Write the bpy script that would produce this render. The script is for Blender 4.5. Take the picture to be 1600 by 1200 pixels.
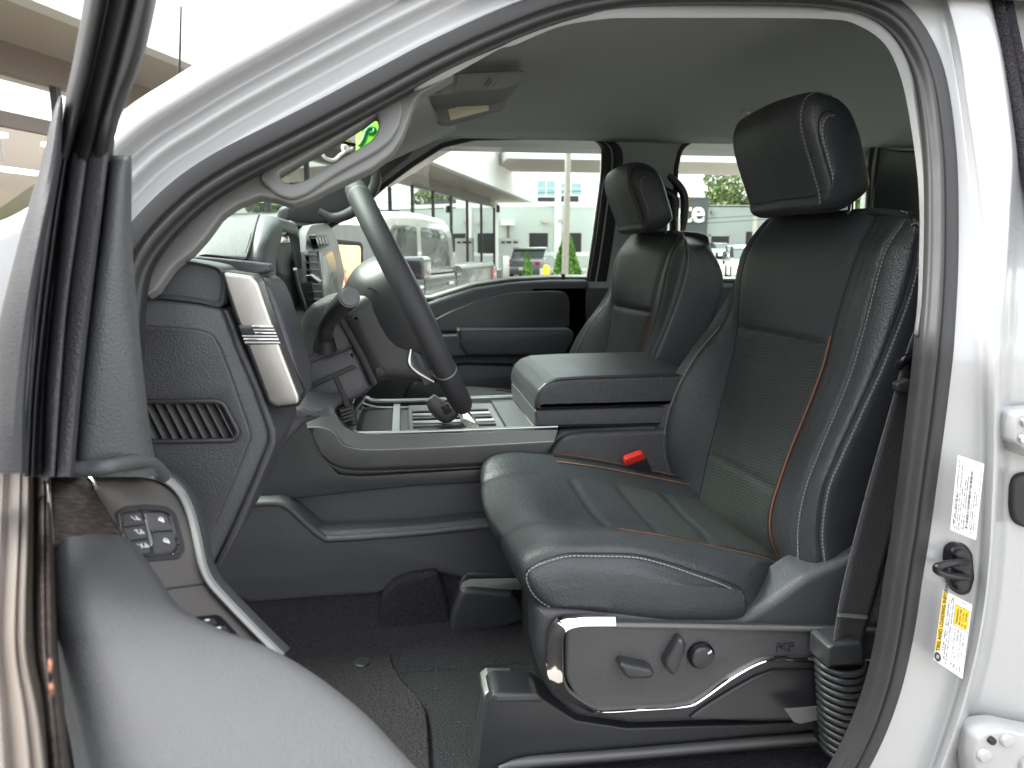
import bpy, bmesh, math, random
import numpy as np
from mathutils import Vector, Matrix
from mathutils.geometry import tessellate_polygon

random.seed(7)
scene = bpy.context.scene
for o in list(bpy.data.objects):
    bpy.data.objects.remove(o)

# ------------------------------------------------------------------ camera, light, exposure
F_PX = 1150.0
YAW, PITCH = math.radians(8.3), math.radians(10.2)
CAM = Vector((0.0, -1.6, 1.55))
cam_data = bpy.data.cameras.new("camera")
cam = bpy.data.objects.new("camera", cam_data)
scene.collection.objects.link(cam)
cam.location = CAM
cam.rotation_euler = (math.pi / 2 - PITCH, 0, -YAW)
cam_data.sensor_width = 36
cam_data.lens = 36 * F_PX / 1600
cam_data.clip_start, cam_data.clip_end = 0.02, 2000
cam_data.dof.use_dof = True
cam_data.dof.focus_distance = 1.15
cam_data.dof.aperture_fstop = 9.5
scene.camera = cam
CROT = cam.rotation_euler.to_matrix()

SUN_EL, SUN_AZ = math.radians(50), math.radians(292)
world = bpy.data.worlds.new("World")
scene.world = world
world.use_nodes = True
nt = world.node_tree
sky = nt.nodes.new("ShaderNodeTexSky")
sky.sky_type = 'NISHITA'
sky.sun_disc = False
sky.sun_elevation = SUN_EL
sky.sun_rotation = SUN_AZ
sky.dust_density = 4.0
sky.air_density = 1.0
hsv = nt.nodes.new("ShaderNodeHueSaturation")
hsv.inputs["Saturation"].default_value = 0.13
nt.links.new(sky.outputs[0], hsv.inputs["Color"])
bg = nt.nodes["Background"]
nt.links.new(hsv.outputs[0], bg.inputs[0])
bg.inputs[1].default_value = 0.14
sun_d = bpy.data.lights.new("sun", 'SUN')
sun_d.energy = 1.0
sun_d.angle = math.radians(30)
sun_d.color = (1.0, 0.96, 0.9)
sun = bpy.data.objects.new("sun", sun_d)
scene.collection.objects.link(sun)
sd = Vector((math.sin(SUN_AZ) * math.cos(SUN_EL), math.cos(SUN_AZ) * math.cos(SUN_EL), math.sin(SUN_EL)))
sun.rotation_euler = sd.to_track_quat('Z', 'Y').to_euler()
sun.location = (0, 0, 30)
scene.view_settings.view_transform = 'Standard'
scene.view_settings.look = 'None'
scene.view_settings.gamma = 1
scene.view_settings.use_curve_mapping = False
scene.view_settings.exposure = 3.0
scene.render.engine = 'CYCLES'
cy = scene.cycles
cy.use_denoising = True
cy.max_bounces = 10
cy.diffuse_bounces = 5
cy.glossy_bounces = 4
cy.transmission_bounces = 6
cy.transparent_max_bounces = 16
cy.caustics_reflective = False
cy.caustics_refractive = False
cy.sample_clamp_indirect = 6.0

# ------------------------------------------------------------------ points seen at a pixel of the 1600 x 1200 photograph
def ray(px, py):
    return CROT @ Vector(((px - 800) / F_PX, -(py - 600) / F_PX, -1))
def P(px, py, y):
    d = ray(px, py); return CAM + d * ((y - CAM.y) / d.y)
def PX(px, py, x):
    d = ray(px, py); return CAM + d * ((x - CAM.x) / d.x)
def PZ(px, py, z):
    d = ray(px, py); return CAM + d * ((z - CAM.z) / d.z)
def PN(px, py, o, n):
    d = ray(px, py); return CAM + d * ((o - CAM).dot(n) / d.dot(n))
def yside(z):                                   # driver side skin: leans in above the belt line
    return -0.87 + 0.42 * max(0.0, z - 1.45)
def PS(px, py, off=0.0):
    y = -0.87
    for _ in range(12):
        y = yside(P(px, py, y).z) + off
    return P(px, py, y)
def L(pts, y):
    return [P(p[0], p[1], y) for p in pts]
def V(*a):
    return Vector(a)

# ------------------------------------------------------------------ materials
def mat(name, col, rough=0.5, metal=0.0, bump=0.0, scale=400.0, kind='noise', coat=0.0, spec=0.5, var=0.0, vscale=6.0,
        emit=0.0, aniso=None, uv=False, bdist=0.001, sheen=0.0):
    m = bpy.data.materials.new(name); m.use_nodes = True
    n, l = m.node_tree.nodes, m.node_tree.links
    b = n["Principled BSDF"]
    b.inputs["Base Color"].default_value = (*col, 1)
    b.inputs["Roughness"].default_value = rough
    b.inputs["Metallic"].default_value = metal
    b.inputs["Specular IOR Level"].default_value = spec
    b.inputs["Coat Weight"].default_value = coat
    b.inputs["Coat Roughness"].default_value = 0.05
    b.inputs["Sheen Weight"].default_value = sheen
    if emit:
        b.inputs["Emission Color"].default_value = (*col, 1)
        b.inputs["Emission Strength"].default_value = emit
    tc = n.new("ShaderNodeTexCoord")
    co = tc.outputs["UV" if uv else "Object"]
    if var:
        ns = n.new("ShaderNodeTexNoise"); ns.inputs["Scale"].default_value = vscale; ns.inputs["Detail"].default_value = 5
        l.new(co, ns.inputs["Vector"])
        mx = n.new("ShaderNodeMix"); mx.data_type = 'RGBA'
        mx.inputs[6].default_value = (*[c * (1 - var) for c in col], 1)
        mx.inputs[7].default_value = (*[min(1, c * (1 + var)) for c in col], 1)
        l.new(ns.outputs[0], mx.inputs[0]); l.new(mx.outputs[2], b.inputs["Base Color"])
        mr = n.new("ShaderNodeMapRange"); mr.inputs[3].default_value = max(0.02, rough - 0.07); mr.inputs[4].default_value = min(1, rough + 0.07)
        l.new(ns.outputs[0], mr.inputs[0]); l.new(mr.outputs[0], b.inputs["Roughness"])
    if bump:
        if kind == 'noise':
            t = n.new("ShaderNodeTexNoise"); t.inputs["Detail"].default_value = 4; out = t.outputs[0]
        else:
            t = n.new("ShaderNodeTexVoronoi"); out = t.outputs["Distance"]
            if kind == 'dots':
                t.inputs["Randomness"].default_value = 0.0
        t.inputs["Scale"].default_value = scale
        if aniso:
            mp = n.new("ShaderNodeMapping"); mp.inputs["Scale"].default_value = aniso
            l.new(co, mp.inputs[0]); l.new(mp.outputs[0], t.inputs["Vector"])
        else:
            l.new(co, t.inputs["Vector"])
        if kind == 'dots':
            r = n.new("ShaderNodeMapRange"); r.inputs[1].default_value = 0.18; r.inputs[2].default_value = 0.34
            l.new(out, r.inputs[0]); out = r.outputs[0]
            mx = n.new("ShaderNodeMix"); mx.data_type = 'RGBA'
            mx.inputs[6].default_value = (0.004, 0.004, 0.005, 1); mx.inputs[7].default_value = (*col, 1)
            l.new(out, mx.inputs[0]); l.new(mx.outputs[2], b.inputs["Base Color"])
        bp = n.new("ShaderNodeBump"); bp.inputs["Strength"].default_value = bump; bp.inputs["Distance"].default_value = bdist
        l.new(out, bp.inputs["Height"]); l.new(bp.outputs[0], b.inputs["Normal"])
    return m

def glass_mat(name, tint, refl=1.0):
    m = bpy.data.materials.new(name); m.use_nodes = True
    n, l = m.node_tree.nodes, m.node_tree.links
    n.remove(n["Principled BSDF"])
    tr = n.new("ShaderNodeBsdfTransparent"); tr.inputs[0].default_value = (*tint, 1)
    gl = n.new("ShaderNodeBsdfGlossy"); gl.inputs["Roughness"].default_value = 0.0
    fr = n.new("ShaderNodeLayerWeight"); fr.inputs[0].default_value = 0.5        # Schlick reflectance, the same from both sides
    pw = n.new("ShaderNodeMath"); pw.operation = 'POWER'; pw.inputs[1].default_value = 5
    ma = n.new("ShaderNodeMath"); ma.operation = 'MULTIPLY_ADD'; ma.inputs[1].default_value = .92; ma.inputs[2].default_value = .08
    mu = n.new("ShaderNodeMath"); mu.operation = 'MULTIPLY'; mu.inputs[1].default_value = refl; mu.use_clamp = True
    l.new(fr.outputs[1], pw.inputs[0]); l.new(pw.outputs[0], ma.inputs[0])
    mx = n.new("ShaderNodeMixShader")
    l.new(ma.outputs[0], mu.inputs[0]); l.new(mu.outputs[0], mx.inputs[0])
    l.new(tr.outputs[0], mx.inputs[1]); l.new(gl.outputs[0], mx.inputs[2])
    l.new(mx.outputs[0], n["Material Output"].inputs[0])
    return m

M = {}
M['rimleather'] = mat('rim_leather', (0.030, 0.031, 0.034), 0.58, bump=0.3, scale=800, kind='voronoi', var=0.1, spec=0.28)
M['leather'] = mat('black_leather', (0.033, 0.0355, 0.040), 0.42, bump=0.5, scale=360, kind='voronoi', var=0.12, vscale=9, spec=0.5)
_n, _l = M['leather'].node_tree.nodes, M['leather'].node_tree.links       # a second, softer relief: fine creases
_b0 = [x for x in _n if x.type == 'BUMP'][0]; _tc = [x for x in _n if x.type == 'TEX_COORD'][0]
_t = _n.new('ShaderNodeTexNoise'); _t.inputs['Scale'].default_value = 48; _t.inputs['Detail'].default_value = 3; _t.inputs['Distortion'].default_value = 1.6
_b1 = _n.new('ShaderNodeBump'); _b1.inputs['Strength'].default_value = .20; _b1.inputs['Distance'].default_value = .004
_l.new(_tc.outputs['Object'], _t.inputs['Vector']); _l.new(_t.outputs[0], _b1.inputs['Height']); _l.new(_b1.outputs[0], _b0.inputs['Normal'])
M['perf'] = mat('perforated_leather', (0.042, 0.047, 0.045), 0.55, bump=1.0, scale=175, kind='dots', uv=True, spec=0.4)
M['thread'] = mat('grey_thread', (0.19, 0.19, 0.185), 0.7)
M['copperthread'] = mat('copper_thread', (0.26, 0.13, 0.08), 0.6)
M['orange'] = mat('copper_piping', (0.20, 0.075, 0.035), 0.5)
M['plastic'] = mat('dark_grained_plastic', (0.046, 0.047, 0.053), 0.48, bump=0.45, scale=480, kind='voronoi', var=0.1, vscale=5)
M['plastic2'] = mat('dark_satin_plastic', (0.028, 0.029, 0.032), 0.40, bump=0.12, scale=1500, kind='voronoi', var=0.1)
M['panel'] = mat('charcoal_panel', (0.055, 0.055, 0.058), 0.5, bump=0.45, scale=480, kind='voronoi', var=0.08)
M['pad'] = mat('soft_dash_pad', (0.070, 0.074, 0.078), 0.48, bump=0.4, scale=520, kind='voronoi', var=0.06)
M['warmgrey'] = mat('warm_grey_plastic', (0.105, 0.105, 0.105), 0.42, bump=0.1, scale=1500, kind='voronoi', var=0.05, metal=0.1)
M['trimgrey'] = mat('light_grey_trim', (0.135, 0.138, 0.132), 0.5, bump=0.25, scale=1300, var=0.04)
M['headliner'] = mat('headliner_cloth', (0.32, 0.328, 0.326), 0.95, bump=0.6, scale=600, var=0.16, vscale=420, spec=0.1, sheen=0.2)
M['visor'] = mat('visor_cloth', (0.24, 0.25, 0.235), 0.8, bump=0.3, scale=1400, spec=0.2)
M['rubber'] = mat('black_rubber', (0.0165, 0.016, 0.0165), 0.55, bump=0.12, scale=500, var=0.2, vscale=40)
M['blackrub'] = mat('matt_black_rubber', (0.008, 0.008, 0.009), 0.6, bump=0.1, scale=400)
M['gloss'] = mat('gloss_black', (0.008, 0.008, 0.010), 0.16, spec=0.3)
M['black'] = mat('dull_black', (0.007, 0.007, 0.008), 0.6)
M['carpet'] = mat('black_carpet', (0.034, 0.032, 0.036), 0.95, bump=1.0, scale=420, var=0.75, vscale=230, spec=0.05, bdist=0.006)
M['floormat'] = mat('floor_mat_pile', (0.038, 0.035, 0.037), 0.95, bump=1.0, scale=330, var=0.75, vscale=180, spec=0.05, bdist=0.006)
M['white'] = mat('pale_silver_paint', (0.325, 0.33, 0.332), 0.25, coat=0.6, var=0.015, vscale=3)
M['alu'] = mat('brushed_aluminium', (0.44, 0.425, 0.41), 0.32, metal=1.0, bump=0.12, scale=300, aniso=(14, 14, 0.4))
M['silver'] = mat('satin_silver', (0.50, 0.51, 0.51), 0.28, metal=0.85)
M['screen'] = mat('dark_screen', (0.008, 0.009, 0.013), 0.5, spec=0.15)
M['chrome'] = mat('chrome', (0.82, 0.80, 0.77), 0.06, metal=1.0)
M['web'] = mat('belt_webbing', (0.085, 0.085, 0.088), 0.7, bump=0.8, scale=420, kind='voronoi', bdist=0.0015)
M['red'] = mat('red_button', (0.62, 0.03, 0.02), 0.4)
M['beige'] = mat('beige_weatherstrip', (0.105, 0.092, 0.083), 0.35, metal=0.3, bump=0.15, scale=60, aniso=(6, 1, 1), var=0.2, vscale=12)  # even beige, mottled at random
M['wood'] = mat('dark_wood_trim', (0.028, 0.022, 0.019), 0.5, bump=0.4, scale=60, aniso=(1, 8, 8), spec=0.2)
_n, _l = M['wood'].node_tree.nodes, M['wood'].node_tree.links
_t = [x for x in _n if x.type == 'TEX_NOISE'][0]
_r = _n.new('ShaderNodeValToRGB'); _r.color_ramp.elements[0].position = .40; _r.color_ramp.elements[1].position = .68
_r.color_ramp.elements[0].color = (.010, .008, .008, 1); _r.color_ramp.elements[1].color = (.060, .045, .036, 1)
_l.new(_t.outputs[0], _r.inputs[0]); _l.new(_r.outputs[0], _n['Principled BSDF'].inputs['Base Color'])
M['sail'] = mat('grained_black_plastic', (0.024, 0.025, 0.029), 0.6, bump=0.4, scale=900, kind='voronoi')
M['doorgrey'] = mat('door_switch_grey', (0.085, 0.080, 0.076), 0.42, var=.05, bump=.08, scale=1500)
M['satin'] = mat('pale_satin_edge', (0.26, 0.265, 0.26), 0.4)
M['softgrey'] = mat('grained_armrest', (0.050, 0.052, 0.055), 0.68, bump=0.8, scale=1200, kind='voronoi', var=0.18, vscale=700)
M['paper'] = mat('label_paper', (0.60, 0.61, 0.62), 0.5)
M['ink'] = mat('label_ink', (0.02, 0.02, 0.025), 0.6)
M['yellow'] = mat('label_yellow', (0.62, 0.42, 0.01), 0.5)
M['steel'] = mat('zinc_steel', (0.50, 0.50, 0.50), 0.35, metal=0.9, bump=0.2, scale=120, var=0.1)
M['lime'] = mat('lime_decal', (0.25, 0.80, 0.02), 0.5)
M['dgreen'] = mat('green_ink', (0.01, 0.20, 0.06), 0.5)
M['paint_marker'] = mat('white_marker_paint', (0.85, 0.85, 0.85), 0.6)
M['cream'] = mat('lamp_lens', (0.72, 0.66, 0.50), 0.3, bump=0.5, scale=900, aniso=(1, .05, .05))
M['sign_white'] = mat('lamp_lens_white', (0.85, 0.78, 0.68), 0.3)
M['mirror'] = mat('mirror_glass', (0.9, 0.9, 0.9), 0.01, metal=1.0)
M['glass'] = glass_mat('green_tinted_glass', (0.84, 0.94, 0.87))
M['glass_ws'] = glass_mat('windshield_glass', (0.80, 0.92, 0.84))

# ------------------------------------------------------------------ mesh helpers
def link(o, parent=None):
    scene.collection.objects.link(o)
    if parent is not None:
        o.parent = parent
        if parent.parent is None and parent.type == 'EMPTY':
            o.location = -parent.location
    return o

def obj(name, verts, faces, m, parent=None, smooth=35, label=None, recalc=True, uv=None):
    me = bpy.data.meshes.new(name)
    me.from_pydata([tuple(v) for v in verts], [], faces)
    if recalc:
        bm = bmesh.new(); bm.from_mesh(me)
        bmesh.ops.recalc_face_normals(bm, faces=bm.faces); bm.to_mesh(me); bm.free()
    me.materials.append(m)
    if smooth:
        me.polygons.foreach_set('use_smooth', [True] * len(me.polygons))
        me.set_sharp_from_angle(angle=math.radians(smooth))
    if uv is not None:
        ul = me.uv_layers.new(name='uv')
        li = np.empty(len(me.loops), dtype=np.int32); me.loops.foreach_get('vertex_index', li)
        ul.data.foreach_set('uv', np.asarray(uv, dtype=np.float32)[li].ravel())
    o = bpy.data.objects.new(name, me)
    if label: o['label'] = label
    return link(o, parent)

def thing(name, label, cat, loc=(0, 0, 0), group=None):
    o = bpy.data.objects.new(name, None)
    o.empty_display_size = 0.1
    o.location = loc; o['label'] = label; o['category'] = cat
    if group: o['group'] = group
    scene.collection.objects.link(o)
    return o

def tag(o, label, cat, group=None):
    o['label'] = label; o['category'] = cat
    if group: o['group'] = group
    return o

def roundpoly(pts, r=0.0, n=5):
    """fillet the corners of a closed outline; a third element of a point is its own radius"""
    out = []
    k = len(pts)
    for i in range(k):
        p = np.array(pts[i][:2], float); a = np.array(pts[i - 1][:2], float); b = np.array(pts[(i + 1) % k][:2], float)
        rr = pts[i][2] if len(pts[i]) > 2 else r
        da, db = np.linalg.norm(a - p), np.linalg.norm(b - p)
        rr = min(rr, da * .48, db * .48)
        if rr <= 0.01:
            out.append(tuple(p)); continue
        s, e = p + (a - p) / da * rr, p + (b - p) / db * rr
        for j in range(n + 1):
            t = j / n
            q = (1 - t) ** 2 * s + 2 * t * (1 - t) * p + t * t * e
            out.append(tuple(q))
    return out

def inset(loop, d):
    k = len(loop); out = []
    for i in range(k):
        a, p, b = loop[i - 1], loop[i], loop[(i + 1) % k]
        t1 = p - a; t2 = b - p
        l1, l2 = np.linalg.norm(t1) + 1e-9, np.linalg.norm(t2) + 1e-9
        n1 = np.array((-t1[1], t1[0])) / l1; n2 = np.array((-t2[1], t2[0])) / l2
        m = n1 + n2; q = m.dot(m)
        m = n1 if q < 0.15 else m * (2 / q)
        lm = np.linalg.norm(m)
        if lm > 2: m = m * (2 / lm)
        out.append(p + m * d)
    return out

def area2(l):
    return sum(l[i - 1][0] * l[i][1] - l[i][0] * l[i - 1][1] for i in range(len(l)))

def prism_geo(loops, t, bevel=0.0, seg=3, back=True):
    Vs, Fs = [], []
    front, backl = [], []
    for k, lp in enumerate(loops):
        lp = [np.array(p, float) for p in lp]
        if (area2(lp) > 0) != (k == 0): lp.reverse()
        n = len(lp)
        rings = [(0, -t), (0, -bevel)] if bevel else [(0, -t), (0, 0)]
        if bevel:
            for s in range(1, seg + 1):
                a = s / seg * math.pi / 2
                rings.append((bevel * (1 - math.cos(a)), -bevel * (1 - math.sin(a))))
        base = len(Vs)
        for (d, w) in rings:
            q = inset(lp, d) if d else lp
            Vs += [(p[0], p[1], w) for p in q]
        for r in range(len(rings) - 1):
            for i in range(n):
                j = (i + 1) % n
                Fs.append((base + r * n + i, base + r * n + j, base + (r + 1) * n + j, base + (r + 1) * n + i))
        backl.append((base, n)); front.append((base + (len(rings) - 1) * n, n))
    for lst, flip in ((front, False), (backl, True)):
        if flip and not back: continue
        idx = [b + i for b, n in lst for i in range(n)]
        tri = tessellate_polygon([[Vector((Vs[b + i][0], Vs[b + i][1], 0)) for i in range(n)] for b, n in lst])
        for a, b, c in tri:
            Fs.append((idx[a], idx[b], idx[c]))
    return Vs, Fs

def plate(name, m, parent, loops, o, e1, e2, t, bevel=0.003, seg=3, label=None, smooth=35):
    """outline given in local (e1, e2) metres; front at o, back t behind it"""
    e1 = Vector(e1).normalized(); e2 = Vector(e2).normalized(); n = e1.cross(e2)
    Vs, Fs = prism_geo(loops, t, bevel, seg)
    return obj(name, [o + e1 * a + e2 * b + n * c for a, b, c in Vs], Fs, m, parent, smooth, label)

def prism(name, m, parent, px, y0, y1, bevel=0.003, r=0, holes=(), seg=3, label=None, smooth=35):
    """outline traced at the near face (plane Y = y0), extruded straight across the vehicle to y1"""
    o = Vector((0, y0, 0))
    def to2(pp):
        return [(q.x, q.z) for q in L(roundpoly(pp, r), y0)]
    return plate(name, m, parent, [to2(px)] + [to2(h) for h in holes], o, (1, 0, 0), (0, 0, 1), y1 - y0, bevel, seg, label, smooth)

def plate3(name, m, parent, px, plane, t, bevel=0.002, r=0, holes=(), seg=3, label=None, lift=0.0):
    """outline traced on an arbitrary plane (o, n with n towards the camera)"""
    o, n = plane; n = n.normalized()
    e1 = Vector((1, 0, 0)); e1 = (e1 - n * e1.dot(n)).normalized(); e2 = n.cross(e1)
    oo = o + n * lift
    def to2(pp):
        out = []
        for p in roundpoly(pp, r):
            q = PN(p[0], p[1], oo, n) - oo
            out.append((q.dot(e1), q.dot(e2)))
        return out
    return plate(name, m, parent, [to2(px)] + [to2(h) for h in holes], oo, e1, e2, t, bevel, seg, label)

def plane3(a, b, c):
    n = (b - a).cross(c - a).normalized()
    if n.dot(CAM - a) < 0: n = -n
    return (a, n)

def cr(pts, n, closed=False):
    """Catmull-Rom through the points of an (k, ...) array"""
    p = np.asarray(pts, float); k = len(p)
    out = []
    rng = range(k) if closed else range(k - 1)
    for i in rng:
        p1, p2 = p[i], p[(i + 1) % k]
        p0 = p[i - 1] if (closed or i > 0) else 2 * p1 - p2
        p3 = p[(i + 2) % k] if (closed or i + 2 < k) else 2 * p2 - p1
        for j in range(n):
            t = j / n
            out.append(0.5 * ((2 * p1) + (-p0 + p2) * t + (2 * p0 - 5 * p1 + 4 * p2 - p3) * t * t + (-p0 + 3 * p1 - 3 * p2 + p3) * t ** 3))
    if not closed: out.append(p[-1])
    return np.array(out)

def cpx(pts, n=6):
    return [tuple(q) for q in cr([p[:2] for p in pts], n)]

def resample(poly, k):
    p = np.asarray([tuple(v) for v in poly], float)
    d = np.r_[0, np.cumsum(np.linalg.norm(np.diff(p, axis=0), axis=1))]
    s = np.linspace(0, d[-1], k)
    return np.stack([np.interp(s, d, p[:, c]) for c in range(p.shape[1])], 1)

def fine(rows, nr, nc, close_c=False):
    g = np.array([cr(r, nc, close_c) for r in rows])
    return cr(g, nr) if nr > 1 else g

def grid_faces(R, C, close=False, off=0):
    f = []
    cc = C if close else C - 1
    for i in range(R - 1):
        for j in range(cc):
            f.append((off + i * C + j, off + i * C + (j + 1) % C, off + (i + 1) * C + (j + 1) % C, off + (i + 1) * C + j))
    return f

def grid_uv(g):
    v = np.r_[0, np.cumsum(np.linalg.norm(np.diff(g, axis=0), axis=2).mean(1))]
    u = np.r_[0, np.cumsum(np.linalg.norm(np.diff(g, axis=1), axis=2).mean(0))]
    return np.stack(np.meshgrid(u, v), 2).reshape(-1, 2)

def grid(name, m, parent, g, close=False, caps=False, thick=0.0, label=None, smooth=50, recalc=True):
    R, C = g.shape[:2]
    Vs = g.reshape(-1, 3).tolist(); Fs = grid_faces(R, C, close)
    uv = grid_uv(g)
    if caps:
        Fs.append(tuple(range(C))); Fs.append(tuple((R - 1) * C + i for i in range(C)))
    o = obj(name, Vs, Fs, m, parent, smooth, label, recalc, uv)
    if thick:
        md = o.modifiers.new('solid', 'SOLIDIFY'); md.thickness = thick; md.offset = -1
    return o

def normals(g):
    du = np.gradient(g, axis=1); dv = np.gradient(g, axis=0)
    n = np.cross(du, dv); n /= (np.linalg.norm(n, axis=2, keepdims=True) + 1e-12)
    return n

def tube_geo(path, rad, ns=10, closed=False, squash=None, up=None, caps=True):
    p = np.asarray([tuple(v) for v in path], float); k = len(p)
    if closed: t = np.roll(p, -1, 0) - np.roll(p, 1, 0)
    else: t = np.gradient(p, axis=0)
    t /= np.linalg.norm(t, axis=1, keepdims=True) + 1e-12
    ref = np.array(up if up is not None else ((0, 0, 1) if abs(t[0][2]) < 0.9 else (1, 0, 0)), float)
    Vs = []
    n0 = np.cross(np.cross(t[0], ref), t[0]); n0 /= np.linalg.norm(n0) + 1e-12
    for i in range(k):
        if up is not None:
            n = ref - t[i] * ref.dot(t[i])
        else:
            n = n0 - t[i] * n0.dot(t[i])
        n /= np.linalg.norm(n) + 1e-12; n0 = n
        b = np.cross(t[i], n)
        r = rad[i] if hasattr(rad, '__len__') else rad
        for s in range(ns):
            a = 2 * math.pi * s / ns
            q = (squash or 1.0)
            Vs.append(p[i] + n * math.cos(a) * r * q + b * math.sin(a) * r)
    Fs = []
    for i in range(k if closed else k - 1):
        for s in range(ns):
            a, b2 = i * ns, ((i + 1) % k) * ns
            Fs.append((a + s, a + (s + 1) % ns, b2 + (s + 1) % ns, b2 + s))
    if not closed and caps:
        Fs.append(tuple(range(ns))); Fs.append(tuple((k - 1) * ns + s for s in range(ns)))
    return Vs, Fs

def tube(name, m, parent, path, rad, ns=10, closed=False, squash=None, up=None, label=None, smooth=50, n=0):
    if n:
        k0 = len(path)
        path = cr([tuple(v) for v in path], n, closed)
        if hasattr(rad, '__len__'): rad = np.interp(np.linspace(0, 1, len(path)), np.linspace(0, 1, len(rad)), rad)
    Vs, Fs = tube_geo(path, rad, ns, closed, squash, up)
    return obj(name, Vs, Fs, m, parent, smooth, label)

def sweep(name, m, parent, path, prof, out, label=None, caps=True, smooth=60, closedprof=False):
    """profile (w across, h outwards) carried along a path; `out` = outward direction"""
    p = np.asarray([tuple(v) for v in path], float); t = np.gradient(p, axis=0)
    t /= np.linalg.norm(t, axis=1, keepdims=True) + 1e-12
    o = np.array(out, float); rows = []
    for i in range(len(p)):
        oo = o - t[i] * o.dot(t[i]); oo /= np.linalg.norm(oo)
        b = np.cross(t[i], oo)
        rows.append([p[i] + b * w + oo * h for w, h in prof])
    return grid(name, m, parent, np.array(rows), close=closedprof, label=label, smooth=smooth)

def box(name, m, parent, a, b, bevel=0.0, label=None):
    x0, y0, z0 = [min(a[i], b[i]) for i in range(3)]; x1, y1, z1 = [max(a[i], b[i]) for i in range(3)]
    return plate(name, m, parent, [[(x0, z0), (x1, z0), (x1, z1), (x0, z1)]], Vector((0, y0, 0)), (1, 0, 0), (0, 0, 1), y1 - y0, bevel, 2, label)

class Bag:                                       # several shapes joined into one mesh
    def __init__(s): s.v, s.f = [], []
    def add(s, Vs, Fs):
        o = len(s.v); s.v += [tuple(q) for q in Vs]; s.f += [tuple(i + o for i in f) for f in Fs]
        return s
    def tube(s, path, rad, ns=8, closed=False): return s.add(*tube_geo(path, rad, ns, closed))
    def box(s, c, ax, ay, az):
        c, ax, ay, az = Vector(c), Vector(ax), Vector(ay), Vector(az)
        vs = [c + ax * i + ay * j + az * k for i in (-1, 1) for j in (-1, 1) for k in (-1, 1)]
        return s.add(vs, [(0, 1, 3, 2), (4, 6, 7, 5), (0, 4, 5, 1), (2, 3, 7, 6), (0, 2, 6, 4), (1, 5, 7, 3)])
    def obj(s, name, m, parent=None, smooth=35, label=None): return obj(name, s.v, s.f, m, parent, smooth, label)

def stitches(bag, path, nrm, pitch=0.0052, size=(0.0017, 0.0006, 0.0007), off=None):
    p = np.asarray(path, float); d = np.r_[0, np.cumsum(np.linalg.norm(np.diff(p, axis=0), axis=1))]
    k = max(2, int(d[-1] / pitch)); s = (np.arange(k) + .5) * d[-1] / k
    q = np.stack([np.interp(s, d, p[:, c]) for c in range(3)], 1)
    nn = np.stack([np.interp(s, d, np.asarray(nrm)[:, c]) for c in range(3)], 1)
    t = np.gradient(q, axis=0)
    for i in range(k):
        tt = Vector(t[i]).normalized(); n = Vector(nn[i]).normalized(); b = tt.cross(n).normalized()
        c = Vector(q[i]) + n * 0.0006
        bag.box(c, tt * size[0], b * size[1], n * size[2])

def text_on(name, body, m, parent, o, ex, ey, size, thick=0.0004, align='LEFT', bold=0.0):
    cu = bpy.data.curves.new(name, 'FONT'); cu.body = body; cu.size = size; cu.extrude = thick; cu.align_x = align; cu.offset = bold
    cu.materials.append(m)
    t = bpy.data.objects.new(name, cu)
    ex = Vector(ex).normalized(); ez = ex.cross(Vector(ey)).normalized(); ey = ez.cross(ex)
    mw = Matrix((ex, ey, ez)).transposed().to_4x4(); mw.translation = o
    scene.collection.objects.link(t)
    if parent is not None:
        t.parent = parent
        if parent.parent is None and parent.type == 'EMPTY':
            mw = Matrix.Translation(-parent.location) @ mw
    me = bpy.data.meshes.new_from_object(t)
    scene.collection.objects.unlink(t); par = t.parent; bpy.data.objects.remove(t); bpy.data.curves.remove(cu)
    if not me.materials: me.materials.append(m)
    t = bpy.data.objects.new(name, me); t.parent = par; t.matrix_basis = mw
    scene.collection.objects.link(t)
    return t
# ------------------------------------------------------------------ PICKUP TRUCK: body shell
truck = thing('pickup_truck', 'pale silver pickup truck seen through its open driver side doorway', 'pickup truck', (0.5, 0, 0.0))

# --- black rubber seal round the doorway
seal_c = [(186, 640), (188, 560), (192, 480), (201, 425), (222, 383), (258, 340), (306, 297), (362, 261), (420, 231), (500, 190), (600, 136), (684, 91),
          (780, 47), (870, 13), (960, -6), (1050, -13), (1200, -13), (1295, -8), (1362, 8), (1408, 40), (1440, 92), (1457, 152),
          (1468, 250), (1470, 350), (1468, 440), (1461, 540), (1450, 640), (1437, 740), (1425, 830), (1413, 905), (1402, 980),
          (1385, 1060), (1361, 1132), (1328, 1200), (1285, 1270)]
seal_c = cpx(seal_c, 5)
sp = [PS(x, y) for x, y in seal_c]
prof = [(-.0185, -.012), (-.018, .004), (-.0165, .0075), (-.004, .0085), (-.001, .006), (.0005, .0045), (.002, .006), (.004, .010), (.0065, .012), (.0095, .0105), (.0115, .007),
        (.0135, .0035), (.016, .002), (.0170, -.004), (.0172, -.012)]
prof = [tuple(q) for q in cr(prof, 2)]
sweep('door_seal', M['rubber'], truck, sp, prof, (0, -1, 0))

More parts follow.
